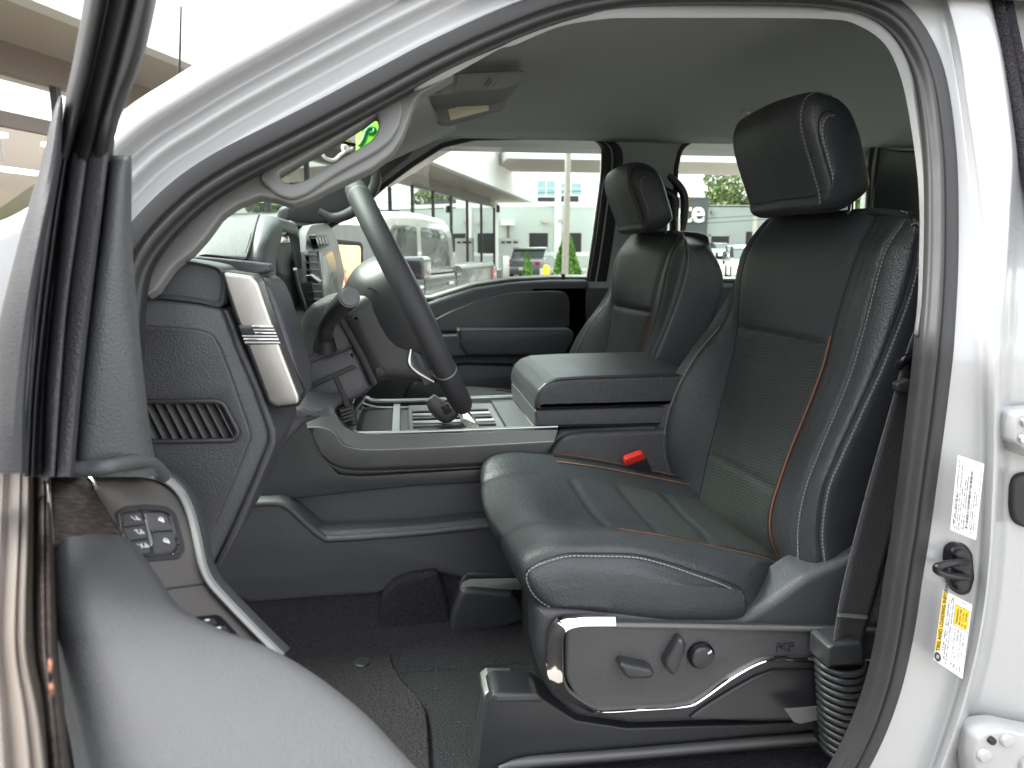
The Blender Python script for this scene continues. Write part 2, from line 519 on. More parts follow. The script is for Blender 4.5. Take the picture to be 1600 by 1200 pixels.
# --- light grey edge of the headliner inside the seal
o_ = [(640, 130), (700, 98), (775, 62), (800, 52), (870, 24), (940, 9), (1000, 6), (1200, 6), (1300, 11), (1347, 20), (1389, 45), (1420, 85), (1435, 150), (1447, 250), (1448, 333), (1447, 400), (1444, 470), (1437, 525)]
i_ = [(648, 143), (705, 118), (778, 78), (805, 70), (873, 42), (941, 30), (1000, 28), (1200, 28), (1297, 30), (1335, 37), (1376, 62), (1400, 100), (1417, 160), (1432, 260), (1437, 333), (1436, 400), (1434, 470), (1428, 522)]
o_ = cpx(o_, 4); i_ = cpx(i_, 4)
g = np.array([[tuple(PS(a[0], a[1], .006)), tuple(PS(a[0] * .6 + b[0] * .4, a[1] * .6 + b[1] * .4, .003)), tuple(PS(b[0], b[1], .008)), tuple(PS(b[0], b[1], .02))] for a, b in zip(o_, i_)])
grid('headliner_edge', M['trimgrey'], truck, g, thick=.003)

# --- painted body side: A-pillar and roof rail
so = [(150, 640), (165, 520), (176, 450), (188, 405), (205, 370), (240, 327), (285, 285), (335, 253), (400, 213), (500, 158), (600, 104), (667, 69), (760, 24), (850, -10), (960, -32), (1100, -40), (1250, -40), (1330, -32)]
so = cpx(so, 4)
tn = np.gradient(np.array(so), axis=0); tn /= np.linalg.norm(tn, axis=1, keepdims=True)
nn_ = np.stack([tn[:, 1], -tn[:, 0]], 1)           # up and to the left
rows = []
for (x, y), (nx, ny) in zip(so, nn_):
    row = []
    for d, off in ((-3, .004), (0, -.002), (5, -.004), (14, -.003), (24, .004), (34, .007), (46, .000), (58, -.012), (70, -.012), (80, -.008), (90, -.016), (104, -.034), (118, -.040), (130, -.030), (140, .0), (146, .06)):
        row.append(tuple(PS(x + nx * d, y + ny * d, off)))
    rows.append(row)
g = fine(rows, 1, 4)
grid('a_pillar', M['white'], truck, g)

# --- B-pillar and door jamb
def interp(tab, y):
    ys = [t[0] for t in tab]; xs = [t[1] for t in tab]
    return float(np.interp(y, ys, xs))
s_out = [(-80, 1345), (-40, 1372), (0, 1400), (33, 1433), (87, 1463), (150, 1480), (267, 1491), (400, 1491), (500, 1484), (600, 1472), (700, 1460), (800, 1447), (900, 1436), (960, 1428), (1029, 1413), (1093, 1393), (1163, 1366), (1210, 1344), (1280, 1300)]
r_l = [(-80, 1445), (-40, 1458), (0, 1474), (30, 1486), (100, 1499), (160, 1507), (240, 1519), (400, 1539), (600, 1543), (750, 1541), (900, 1533), (1000, 1519), (1100, 1494), (1200, 1459), (1280, 1425)]
r_r = [(-80, 1530), (0, 1548), (110, 1573), (240, 1586), (400, 1580), (600, 1569), (750, 1566), (900, 1556), (1000, 1543), (1100, 1517), (1200, 1483), (1280, 1450)]
rows = []
for y in np.linspace(-80, 1280, 18):
    a, b, c = interp(s_out, y), interp(r_l, y), interp(r_r, y)
    row = [PS(a - 14, y, .012), PS(a - 3, y, .004), PS(a + 3, y, -.001), PS(a + .3 * (b - a), y, -.001), PS(a + .7 * (b - a), y, -.003), PS(b - 6, y, -.006), PS(b + 1, y, -.013), PS(b + 9, y, -.021),
           PS(.5 * (b + c), y, -.023), PS(c - 7, y, -.021), PS(c, y, -.012), PS(c + 8, y, -.001), PS(c + 24, y, .002), PS(c + 60, y, .002), PS(c + 160, y, .0)]
    rows.append([tuple(q) for q in row])
g = fine(rows, 5, 4)
grid('b_pillar', M['white'], truck, g)

# --- rear doorway rubber and pale edge at the top right corner
edge = cpx([(1545, -40), (1554, 0), (1562, 40), (1576, 110), (1590, 180), (1602, 240), (1616, 320), (1630, 400)], 4)
sweep('rear_door_seal', M['carpet'], truck, [PS(x + 9, y, -.012) for x, y in edge],
      [(-.013, -.006), (-.012, .006), (-.006, .010), (-.002, .007), (0, .004), (.002, .007), (.007, .010), (.012, .006), (.013, -.006)], (0, -1, 0))
g = np.array([[tuple(PS(x + 20, y, -.004)), tuple(PS(x + 26, y, -.010)), tuple(PS(x + 90, y, -.010)), tuple(PS(x + 190, y, -.010))] for x, y in edge])
grid('rear_door_frame', M['trimgrey'], truck, g, thick=.01)

# --- hinges, plug and striker on the jamb
def bolt(name, px, py, off, r, parent, m=None, sides=24, t=.006):
    q = PS(px, py, off)
    c = [(r * math.cos(a), r * math.sin(a)) for a in np.linspace(0, 2 * math.pi, sides, endpoint=False)]
    return plate(name, m or M['steel'], parent, [c], q, (1, 0, 0), (0, 0, 1), t, r * .25, 2)
def jamb_plate(name, m, pts, off, t, bevel=.002, r=5, parent=truck, holes=()):
    qs = [PS(x, y, off) for x, y in [(p[0], p[1]) for p in pts]]
    c = sum(qs, Vector()) / len(qs)
    return prism(name, m, parent, pts, c.y, c.y + t, bevel, r, holes=holes)
hp = jamb_plate('door_hinge', M['white'], [(1586, 648), (1594, 644), (1660, 640), (1660, 725), (1606, 716), (1600, 700), (1584, 692), (1583, 668)], -.035, .03, .004, 8)
for (x, y) in ((1606, 660), (1602, 686)):
    bolt('hinge_bolt', x, y, -.040, .0055, hp)
hp = jamb_plate('door_hinge', M['white'], [(1527, 1152), (1545, 1143), (1575, 1141), (1605, 1148), (1670, 1160), (1670, 1260), (1532, 1260), (1524, 1190)], -.04, .03, .004, 9)
for (x, y, r) in ((1578, 1160, .0085), (1542, 1184, .0085), (1610, 1200, .011)):
    bolt('hinge_bolt', x, y, -.046, r, hp, M['white'])
bolt('hinge_slot', 1553, 1160, -.0455, .0045, hp, M['black'])
jamb_plate('rubber_plug', M['blackrub'], [(1583, 760), (1590, 745), (1606, 740), (1640, 740), (1640, 826), (1600, 826), (1587, 815), (1582, 795)], -.006, .012, .004, 10)
st = jamb_plate('door_striker', M['gloss'], [(1486, 860), (1497, 852), (1509, 853), (1519, 866), (1522, 885), (1522, 905), (1516, 924), (1504, 929), (1492, 922), (1486, 905), (1484, 880)], -.014, .012, .003, 6)
jamb_plate('striker_base', M['black'], [(1484, 862), (1496, 850), (1511, 851), (1521, 866), (1524, 905), (1517, 927), (1503, 932), (1490, 924), (1483, 905)], -.008, .01, .002, 6, st)
tube('striker_loop', M['gloss'], st, [PS(1510, 878, -.018), PS(1490, 879, -.028), PS(1468, 884, -.036), PS(1463, 889, -.036), PS(1470, 895, -.034), PS(1492, 900, -.026), PS(1512, 903, -.018)], .0042, 10, n=5)
for y in (868, 914):
    bolt('striker_bolt', 1503, y, -.019, .006, st, M['black'], 6)

# --- roof, hood, rear of the cab, rear left side, firewall
ZR = 1.955
Yt = yside(1.87)
def headz(y):
    return 1.945 - .055 * abs(y / .66) ** 3.2
ys_ = np.linspace(-.70, .66, 25); xs_ = np.linspace(-.02, 1.95, 25)
g = np.array([[(x, y, headz(y) - .06 * max(0, (.16 - x) / .18) ** 2 ) for y in ys_] for x in xs_])
grid('headliner', M['headliner'], truck, g, thick=.012)
g = np.array([[(x, y, headz(y * .92) + .045 - .07 * abs(y / .74) ** 8 - .05 * max(0, (.10 - x) / .18) ** 2) for y in np.linspace(-.74, .74, 17)] for x in np.linspace(-.08, 2.0, 12)])
grid('roof', M['white'], truck, g, thick=.01)
tube('map_light', M['sign_white'], truck, [P(1161, 181, .40), P(1164, 178, .385), P(1169, 175, .40)], [.008, .013, .008], 12)
def wallbox(name, m, a, b, bevel=0): return box(name, m, truck, a, b, bevel)
wallbox('cab_rear_wall', M['plastic2'], (1.93, -.84, .7), (1.98, .84, 1.42))
wallbox('cab_rear_header', M['headliner'], (1.93, -.72, 1.80), (1.98, .72, 1.96))
for s in (-1, 1):
    wallbox('cab_rear_post', M['headliner'], (1.92, s * .60, 1.42), (1.98, s * .78, 1.86))
wallbox('rear_glass', M['glass'], (1.945, -.62, 1.42), (1.95, .62, 1.80))
wallbox('rear_side_panel', M['plastic2'], (.70, -.80, .7), (1.98, -.76, 1.42))
wallbox('far_side_panel', M['plastic2'], (.42, .80, .7), (1.98, .85, 1.43))
obj('rear_side_glass', [(1.0, -.85, 1.42), (1.95, -.85, 1.42), (1.95, -.70, 1.86), (1.0, -.70, 1.86)], [(0, 1, 2, 3)], M['glass'], truck)
obj('b_pillar_trim', [(.66, -.79, .80), (.86, -.79, .80), (.94, -.79, 1.42), (.98, -.60, 1.90), (.70, -.60, 1.90), (.66, -.78, 1.45)], [(0, 1, 2, 3, 4, 5)], M['plastic'], truck)
wallbox('firewall', M['black'], (-.62, -.85, .6), (-.58, .85, 1.40))
wallbox('underbody', M['black'], (-.62, -.86, .45), (1.98, .86, .70))
prism('front_fender', M['white'], truck, [(-420, 700), (-420, 420), (-120, 380), (0, 336), (42, 311), (80, 296), (95, 340), (95, 700)], -.93, -.80, .02, 20)
wallbox('hood', M['white'], (-2.0, -.80, 1.0), (-.78, .80, 1.34), .05)
tube('antenna_mast', M['blackrub'], truck, [P(283, 10, .62), P(281, 90, .62), P(278, 172, .62)], [.0022, .003, .004], 8)
# windshield: one sheet of glass between the A-pillars
ws0, ws1 = (-.74, 1.40), (-.055, 1.90)
rows = []
for t in np.linspace(0, 1, 7):
    x = ws0[0] + (ws1[0] - ws0[0]) * t; z = ws0[1] + (ws1[1] - ws0[1]) * t
    rows.append([(x + .05 * (y / .75) ** 2, y, z - .01 * (y / .7) ** 2) for y in np.linspace(-.80 + .10 * t, .80 - .10 * t, 13)])
grid('windshield', M['glass_ws'], truck, np.array(rows))
wallbox('windshield_header', M['headliner'], (-.05, -.68, 1.88), (.03, .68, 1.94), .01)
wallbox('cowl', M['black'], (-.80, -.84, 1.33), (-.56, .84, 1.40))

# --- driver side A-pillar trim with its grab handle (a loop with a real hole)
pl = plane3(PS(300, 340, .035), PS(700, 125, .035), PS(560, 280, .035))
trim = [(222, 424), (266, 356), (300, 322), (340, 295), (395, 262), (500, 205), (600, 152), (640, 130), (704, 97), (710, 116), (672, 138), (657, 145),
        (646, 162), (640, 182), (628, 214), (612, 238), (580, 262), (520, 290), (482, 310), (456, 318), (432, 310), (405, 305), (370, 318), (345, 336), (322, 368), (300, 392), (270, 415), (244, 452), (228, 462)]
hole = [(434, 270), (500, 232), (560, 196), (588, 176, 6), (592, 190), (590, 206), (578, 220), (540, 243), (476, 281), (455, 287), (440, 282)]
plate3('a_pillar_trim', M['trimgrey'], truck, trim, pl, .014, .003, 5, holes=[hole])
# raised grab handle ring on it
ring = [(405, 280), (425, 252), (500, 208), (560, 174), (606, 150), (625, 156), (629, 172), (624, 196), (610, 218), (590, 234), (520, 273), (478, 302), (455, 310), (432, 303)]
plate3('grab_handle', M['trimgrey'], truck, ring, pl, .009, .003, 8, holes=[hole], lift=.007)
# front of the roof lining: header trim, overhead console, visor with its mirror lamp
hpl = plane3(P(650, 140, -.50), P(640, 235, .60), P(790, 150, .25))
plate3('header_trim', M['headliner'], truck, [(640, 118), (674, 100), (668, 146), (684, 190), (720, 202), (756, 212), (700, 238), (640, 275), (606, 296), (584, 275), (604, 236), (630, 190), (640, 160)], hpl, .03, .008, 12)
oc = prism('overhead_console', M['visor'], truck, [(664, 150), (686, 128), (716, 112), (812, 109), (823, 112), (818, 123), (802, 134), (778, 140), (718, 143), (690, 149)], -.06, .10, .006, 6)
prism('console_door', M['visor'], oc, [(717, 114), (774, 113), (782, 117), (770, 138), (708, 141)], -.064, -.05, .002, 3)
tube('door_catch', M['chrome'], oc, [P(x, y, -.066) for x, y in ((768, 120), (764, 128), (760, 134))], .0035, 8)
prism('map_switch', M['plastic2'], oc, [(687, 130), (699, 127), (699, 132), (687, 135)], -.063, -.05, .001, 1)
vi = prism('sun_visor', M['visor'], truck, [(661, 150), (790, 141), (791, 163), (786, 170), (702, 194), (690, 194), (682, 188)], .11, .135, .006, 5)
vl = prism('visor_lamp', M['cream'], vi, [(700, 171), (762, 154), (764, 172), (704, 188)], .106, .12, .001, 1)
tube('visor_hinge', M['trimgrey'], truck, [P(655, 152, -.2), P(672, 148, -.2), P(690, 146, -.2)], .005, 8)
# --- passenger side inner wall with two window openings
pw = plane3(P(600, 430, .81), P(900, 430, .81), P(900, 212, .675))
outl = [(425, 470), (432, 332), (470, 316), (530, 280), (600, 226), (648, 196), (700, 165), (800, 150), (1600, 150), (1600, 470)]
w1 = [(512, 470), (513, 352), (530, 343), (562, 330), (580, 306), (600, 288), (640, 258), (690, 226), (740, 214), (920, 211, 12), (946, 222, 14), (943, 280), (921, 437), (860, 437), (800, 440), (740, 449), (690, 464), (660, 474)]
w2 = [(1050, 440), (1055, 262), (1062, 228, 16), (1090, 213, 16), (1352, 213, 10), (1366, 228), (1360, 262), (1352, 440)]
plate3('passenger_side_wall', M['headliner'], truck, outl, pw, .05, .012, 6, holes=[w1, w2])
plate3('a_pillar_trim', M['panel'], truck, [(432, 345), (434, 328), (470, 316), (530, 280), (592, 232), (640, 205), (655, 222), (640, 247), (606, 272), (588, 290), (578, 312), (562, 334), (530, 345), (500, 352)], pw, .03, .012, 10, lift=.02)
tube('grab_handle', M['panel'], truck, [PN(x, y, pw[0] + pw[1] * .05, pw[1]) for x, y in ((498, 330), (520, 340), (545, 334), (566, 318), (583, 296), (588, 276), (582, 266))], [.010, .014, .017, .017, .017, .015, .010], 12, n=5)
plate3('c_pillar_trim', M['plastic2'], truck, [(1376, 228), (1400, 236), (1470, 238), (1600, 244), (1600, 470), (1354, 470), (1366, 300)], pw, .02, .004, 6, lift=.012)
for nm, w in (('window_seal', w1), ('window_seal', w2)):
    pts = roundpoly(w, 6, 4)
    tube(nm, M['blackrub'], truck, [PN(x, y, pw[0] - pw[1] * .012, pw[1]) for x, y in pts], .011, 8, True, smooth=60)
for nm, w in (('window_pane', w1), ('window_pane', w2)):
    q = [PN(x, y, pw[0] - pw[1] * .03, pw[1]) for x, y in [p[:2] for p in w]]
    obj(nm, q, [tuple(range(len(q)))], M['glass'], truck, 0)
# wide black channel at the rear of the front window
g = np.array([[tuple(PN(x + dx, y, pw[0] + pw[1] * h, pw[1])) for dx, h in ((-7, -.02), (-2, .006), (4, .008), (8, -.004), (13, .008), (18, .010), (24, .004), (27, -.01))]
              for x, y in cpx([(925, 214), (946, 232), (948, 262), (943, 300), (934, 370), (923, 440)], 4)])
grid('window_channel', M['blackrub'], truck, g)
rd = wallbox('rear_door', M['white'], (.90, -.955, .55), (1.98, -.885, 1.44), .02)
box('door_handle', M['white'], rd, (1.00, -.985, 1.30), (1.20, -.958, 1.335), .008)
# --- passenger door (its inner panel)
pd = thing('passenger_door', 'closed black passenger door panel with armrest under the far window', 'car door', (0.25, .85, .8))
prism('door_panel', M['plastic'], pd, [(560, 700), (560, 492), (640, 474), (664, 475), (692, 465), (740, 450), (800, 441), (860, 437), (915, 437), (921, 440), (922, 700)], .80, .85, .014, 6)
prism('upper_panel', M['plastic2'], pd, [(655, 520), (672, 503), (700, 488), (750, 468), (800, 457), (860, 454), (884, 456), (891, 468), (891, 512), (860, 516)], .785, .80, .006, 8)
prism('armrest', M['leather'], pd, [(714, 514), (890, 513), (898, 520), (898, 532), (884, 556), (730, 557), (718, 540)], .72, .80, .010, 4)
prism('grab_cup', M['panel'], pd, [(664, 526), (728, 523), (730, 556), (672, 560)], .735, .79, .005, 3)
prism('lower_panel', M['plastic2'], pd, [(600, 700), (640, 600), (720, 568), (900, 572), (905, 700)], .77, .80, .010, 8)
tube('lock_pin', M['black'], pd, [P(880, 437, .79), P(880, 428, .79)], .006, 8)
# --- passenger door mirror outside the window
pm = thing('door_mirror', 'black passenger side door mirror reflecting an orange building', 'mirror', (-.30, 1.0, 1.3))
pmp = (P(540, 418, 1.06), V(.80, -.595, -.03).normalized())
plate3('mirror_housing', M['blackrub'], pm, [(512, 372), (566, 378), (569, 384), (569, 458), (560, 465), (508, 470)], pmp, .09, .008, 8)
plate3('mirror_glass', M['mirror'], pm, [(518, 382), (562, 384), (564, 390), (563, 452), (552, 458), (514, 462)], pmp, .004, .001, 6, lift=.003)

# ------------------------------------------------------------------ DASHBOARD
dash = thing('dashboard', 'dark grey dashboard with stitched top pad and brushed aluminium end trim', 'dashboard', (-.35, 0, .9))
YE = -.785
# end cap facing the doorway
VENT = [(192, 626), (341, 625, 10), (352, 631, 8), (375, 677, 8), (367, 690, 8), (192, 693)]
prism('end_panel', M['pad'], dash, [(120, 900), (120, 462), (215, 463), (300, 470), (338, 477), (350, 486), (372, 540), (402, 610), (423, 672), (425, 692), (400, 752), (366, 832), (337, 884), (322, 900)], YE, -.62, .008, 6, holes=[VENT])
prism('end_border', M['plastic'], dash, [(348, 483), (356, 486), (378, 540), (408, 610), (430, 672), (431, 694), (405, 756), (372, 834), (342, 888), (330, 896), (360, 830), (396, 750), (420, 690), (418, 672), (397, 612), (367, 542)], YE - .006, -.63, .003, 4)
vent_hole = [(196, 628), (340, 627, 10), (350, 632, 8), (373, 676, 8), (366, 688, 8), (196, 691)]
ap = prism('access_panel', M['plastic'], dash, [(130, 507), (215, 508), (308, 514), (332, 522), (343, 540), (362, 590), (386, 660), (393, 682), (366, 752), (335, 822), (300, 880), (270, 900), (130, 900)], YE - .005, YE + .01, .003, 8, holes=[vent_hole])
prism('vent_back', M['black'], dash, [(150, 610), (360, 610), (390, 700), (150, 705)], YE + .022, YE + .03, 0)
tube('vent_rim', M['plastic2'], dash, [P(x, y, YE - .006) for x, y in roundpoly(vent_hole, 3)], .0028, 8, True)
for k in range(10):
    x = 196 + k * 15.8
    a, b = (x, 630), (x + 30, 688)
    if x + 30 > 372: b = (372 - 2, 676)
    q0, q1 = P(*a, YE), P(*b, YE)
    obj('vent_slat', [q0 + V(-.0008, -.001, 0), q0 + V(.0006, -.001, 0), q0 + V(.003, .010, 0), q0 + V(.0015, .010, 0),
                      q1 + V(-.0008, -.001, 0), q1 + V(.0006, -.001, 0), q1 + V(.003, .010, 0), q1 + V(.0015, .010, 0)],
        [(0, 1, 5, 4), (1, 2, 6, 5), (2, 3, 7, 6), (3, 0, 4, 7), (0, 1, 2, 3), (4, 5, 6, 7)], M['warmgrey'], dash, 20)
# rolled pad along the top of the dash, and lower ledge
rows = []
for y, s_, dy in ((YE + .012, .80, 0), (YE + .002, .90, 0), (YE - .004, .97, 0), (YE - .003, 1.0, 0), (-.74, 1.0, 0), (-.64, 1.0, 0)):
    lo = cr([(215, 464), (217, 446), (226, 424), (244, 408), (264, 404), (300, 408), (336, 415), (349, 424), (353, 440), (352, 462), (345, 479), (322, 475), (290, 470), (250, 466)], 4, True)
    c_ = lo.mean(0)
    rows.append([tuple(V(q.x, y, q.z)) for q in (P(*(c_ + (p - c_) * s_), YE) for p in lo)])
grid('top_roll', M['pad'], dash, np.array(rows), close=True, caps=True, smooth=60)
prism('ledge', M['plastic'], dash, [(255, 407), (285, 398), (312, 401), (386, 408), (420, 413), (424, 424), (395, 432), (350, 424), (300, 411)], -.72, -.69, .003, 4)
# stitched upper pad: a crowned sheet that rises towards the middle of the dash
rows = [[tuple(P(x, y, d)) for x, y, d in r] for r in (
    [(256, 408, -.70), (284, 405, -.70), (302, 408, -.70), (318, 400, -.70), (350, 402, -.70), (382, 406, -.70)],
    [(258, 403, -.70), (285, 399, -.70), (303, 402, -.70), (318, 396, -.70), (352, 397, -.70), (387, 399, -.70)],
    [(264, 398, -.66), (288, 393, -.66), (304, 391, -.66), (322, 380, -.66), (356, 376, -.66), (394, 376, -.66)],
    [(270, 396, -.60), (290, 389, -.60), (306, 382, -.60), (326, 364, -.60), (360, 357, -.60), (400, 353, -.60)],
    [(280, 395, -.52), (296, 388, -.52), (312, 378, -.52), (332, 352, -.50), (364, 344, -.50), (404, 337, -.50)],
    [(300, 396, -.30), (318, 389, -.30), (336, 378, -.30), (352, 352, -.25), (384, 346, -.25), (420, 341, -.25)],
    [(380, 397, .40), (392, 392, .40), (410, 384, .40), (430, 365, .40), (450, 360, .40), (490, 358, .40)])]
up = grid('upper_pad', M['pad'], dash, fine(np.array(rows), 6, 6), smooth=60)
bag = Bag()
sl = [(401, 341, -.52), (395, 358, -.605), (389, 378, -.663), (382, 397, -.702)]
pp = cr([tuple(P(*q)) for q in sl], 8)
stitches(bag, pp + np.array([0, -.002, .001]), np.tile([0, -1, .3], (len(pp), 1)), .006, (.0018, .0008, .0008))
so_ = bag.obj('pad_stitching', M['thread'], up); so_['kind'] = 'stuff'
tube('pad_seam', M['black'], up, [P(*q) for q in ((404, 336, -.505), (399, 354, -.605), (393, 376, -.666), (386, 399, -.705), (382, 405, -.706), (360, 403, -.703), (320, 399, -.703), (304, 405, -.703))], .0016, 6, n=5)
# instrument hood, rounded from its outboard side round to the recess of the screen
rows = [[tuple(P(x, y, d)) for x, y, d in r] for r in (
    [(404, 337, -.50), (413, 336, -.52), (424, 337, -.52), (434, 341, -.52), (439, 348, -.53), (441, 356, -.54), (442, 362, -.50)],
    [(399, 353, -.60), (411, 351, -.61), (424, 352, -.60), (434, 356, -.58), (439, 362, -.57), (440, 370, -.57), (440, 372, -.52)],
    [(394, 375, -.66), (408, 373, -.665), (422, 373, -.65), (431, 376, -.62), (435, 380, -.60), (436, 386, -.59), (436, 388, -.53)],
    [(388, 396, -.69), (404, 396, -.69), (418, 396, -.675), (427, 398, -.64), (431, 401, -.615), (432, 405, -.60), (432, 407, -.54)],
    [(384, 408, -.70), (402, 410, -.70), (416, 415, -.69), (425, 419, -.66), (429, 422, -.63), (431, 425, -.615), (431, 427, -.55)],
    [(386, 424, -.70), (404, 428, -.70), (420, 438, -.69), (431, 446, -.66), (436, 450, -.63), (438, 453, -.615), (438, 455, -.55)],
    [(400, 450, -.70), (414, 456, -.70), (428, 464, -.69), (438, 474, -.66), (442, 480, -.63), (444, 484, -.615), (444, 486, -.55)],
    [(410, 480, -.70), (422, 486, -.70), (436, 494, -.69), (445, 502, -.66), (449, 508, -.63), (451, 514, -.615), (451, 518, -.55)])]
grid('instrument_hood', M['pad'], dash, fine(np.array(rows), 5, 6), smooth=70)
rows = [[tuple(P(x, y, d)) for x, y, d in r] for r in (
    [(404, 337, -.50), (413, 336, -.52), (424, 337, -.52), (434, 341, -.52), (439, 348, -.53), (441, 356, -.54), (442, 362, -.50)],
    [(424, 341, -.42), (431, 340, -.42), (439, 341, -.42), (446, 345, -.42), (450, 351, -.42), (452, 358, -.42), (453, 364, -.40)],
    [(440, 346, -.31), (446, 345, -.31), (453, 346, -.31), (459, 350, -.31), (462, 355, -.31), (464, 362, -.31), (464, 368, -.30)],
    [(448, 356, -.26), (454, 352, -.26), (460, 353, -.26), (465, 358, -.26), (467, 364, -.26), (468, 372, -.26), (468, 380, -.26)],
    [(462, 420, -.255), (464, 420, -.25), (466, 420, -.25), (468, 420, -.25), (470, 420, -.25), (471, 420, -.25), (472, 420, -.26)])]
grid('hood_top', M['pad'], dash, fine(np.array(rows), 5, 6), smooth=70)
XD = -.165
def facex(name, m, px, x=XD, t=.02, bevel=.002, r=2, parent=None, label=None):
    """a piece of the dash face, which looks towards the rear"""
    pl = (Vector((x, 0, 1.45)), Vector((1, -.0, 0.18)).normalized())
    n = pl[1]; e2 = Vector((0, 0, 1)); e1 = e2.cross(n).normalized(); e2 = n.cross(e1)
    lo = []
    for p in roundpoly(px, r):
        q = PN(p[0], p[1], pl[0], n) - pl[0]
        lo.append((q.dot(e1), q.dot(e2)))
    return plate(name, m, parent or dash, [lo], pl[0], e1, e2, t, bevel, 2, label)
facex('dash_face', M['plastic2'], [(428, 372), (470, 362), (520, 350), (575, 352), (600, 400), (600, 640), (500, 640), (470, 560), (442, 470), (430, 424)], XD - .055, .03)
facex('instrument_screen', M['screen'], [(434, 383), (438, 372), (465, 372), (467, 400), (463, 440), (470, 480), (488, 530), (478, 548), (462, 556), (446, 500), (440, 452), (432, 424)], XD - .03, .02)
facex('screen_visor', M['chrome'], [(440, 368), (464, 368), (466, 378), (438, 380)], XD - .02, .02)
tube('screen_bezel', M['silver'], dash, [PX(x, y, XD - .01) for x, y in ((461, 420), (466, 445), (474, 470), (482, 498), (489, 522))], .0035, 8, n=4)
tube('screen_bezel', M['blackrub'], dash, [PX(x, y, XD - .0) for x, y in ((470, 556), (488, 548), (494, 535), (492, 515), (484, 490))], .005, 8, n=4)
# centre of the dash: vents, switches and display edge, all seen edge on
facex('center_bezel', M['warmgrey'], [(480, 362), (488, 350), (512, 348), (522, 360), (530, 385), (540, 430), (532, 470), (520, 478), (505, 480), (492, 476), (482, 440), (478, 400)], XD - .012, .05, .006, 6)
facex('switch_bank', M['panel'], [(492, 366), (510, 366), (516, 384), (498, 388)], XD + .0, .02, .002)
for k in range(4):
    facex('switch', M['gloss'], [(493 + k * 4.6, 371), (496.4 + k * 4.6, 371), (500 + k * 4.6, 383), (496.6 + k * 4.6, 383)], XD + .006, .01, .0008, .5)
facex('center_vent', M['black'], [(482, 391), (495, 391), (504, 436), (506, 474), (494, 477), (486, 440)], XD + .001, .02, .001)
for k in range(7):
    y = 397 + k * 11.5
    facex('vent_slat', M['plastic2'], [(483 + k * 1.3, y), (496 + k * 1.3, y), (496.5 + k * 1.3, y + 2.5), (483.5 + k * 1.3, y + 2.5)], XD + .004, .01, .0005, 0)
facex('vent_tab', M['silver'], [(485, 430), (489, 428), (503, 438), (500, 442)], XD + .008, .01, .0008, .5)
facex('display', M['gloss'], [(499, 392), (519, 390), (527, 420), (530, 462), (518, 472), (508, 472), (504, 436)], XD + .006, .015, .002)
facex('passenger_vent', M['silver'], [(524, 398), (530, 402), (541, 432), (541, 452), (532, 462), (527, 430)], XD - .04, .02, .003)
# side of the dash beside the screen and light switch
prism('switch_housing', M['plastic'], dash, [(396, 434), (412, 437), (424, 450), (434, 474), (446, 512), (458, 552), (470, 596), (470, 632), (448, 634), (420, 540)], -.76, -.66, .006, 4)
prism('light_switch', M['panel'], dash, [(413, 452), (424, 444), (428, 462), (432, 478), (424, 474)], -.712, -.69, .003, 2)
for k in range(3):
    tube('switch_trim', M['silver'] if k != 1 else M['blackrub'], dash, [P(x + k * 4, y, -.705 + k * .01) for x, y in ((421, 466), (428, 486), (438, 515), (449, 545))], .003, 8, n=3)
# brushed aluminium end trim with a flag emblem
TR = [(346, 425, 9), (394, 432), (403, 442), (425, 506), (441, 552), (468, 622), (466, 632), (430, 636), (420, 629), (395, 562), (366, 486)]
prism('end_trim', M['alu'], dash, TR, -.800, -.765, .0035, 5, seg=4)
prism('end_trim_shadow_gap', M['blackrub'], dash, [(344, 422, 9), (395, 430), (405, 441), (427, 505), (443, 552), (471, 623), (468, 635), (429, 639), (418, 630), (392, 562), (363, 486)], -.790, -.75, .002, 5)  # dark border standing in for the shadow gap round the trim
fl = prism('flag_emblem', M['panel'], dash, [(372, 509), (428, 509), (439, 538), (384, 539)], -.8035, -.795, .001, 1)
for k in range(6):
    y = 509 + k * 5.0
    x0 = 371 + k * 2.1 + (22 if k < 3 else 0); x1 = 426 + k * 2.2
    prism('flag_stripe', M['chrome'] if k % 2 == 0 else M['silver'], fl, [(x0, y), (x1, y), (x1 + 1.2, y + 3), (x0 + 1.2, y + 3)], -.8065, -.80, .0006, 0)
prism('flag_canton', M['black'], fl, [(374, 513), (392, 513), (397, 524), (379, 524)], -.8055, -.80, .0006, 0)
# lower parts under the column
prism('knee_panel', M['plastic'], dash, [(426, 660), (444, 642), (470, 636), (500, 640), (527, 638), (505, 652), (474, 664), (450, 690), (432, 716), (424, 700)], -.60, -.30, .010, 6)
prism('lower_dash', M['plastic2'], dash, [(380, 800), (400, 700), (430, 600), (470, 540), (540, 520), (548, 600), (535, 660), (500, 720), (480, 800)], -.14, .78, .02, 10)
tube('tilt_lever', M['panel'], dash, [P(472, 640, -.50), P(481, 634, -.54), P(496, 638, -.56), P(510, 640, -.56)], [.006, .007, .006, .007], 8, squash=.6, n=4)
tube('hood_release', M['silver'], dash, [P(414, 716, -.66), P(410, 736, -.665), P(405, 748, -.66)], [.006, .007, .004], 8, squash=.7, n=3)
tube('wire', M['blackrub'], dash, [P(449, 640, -.60), P(444, 664, -.62), P(432, 690, -.63), P(424, 704, -.62)], .0022, 6, n=5)
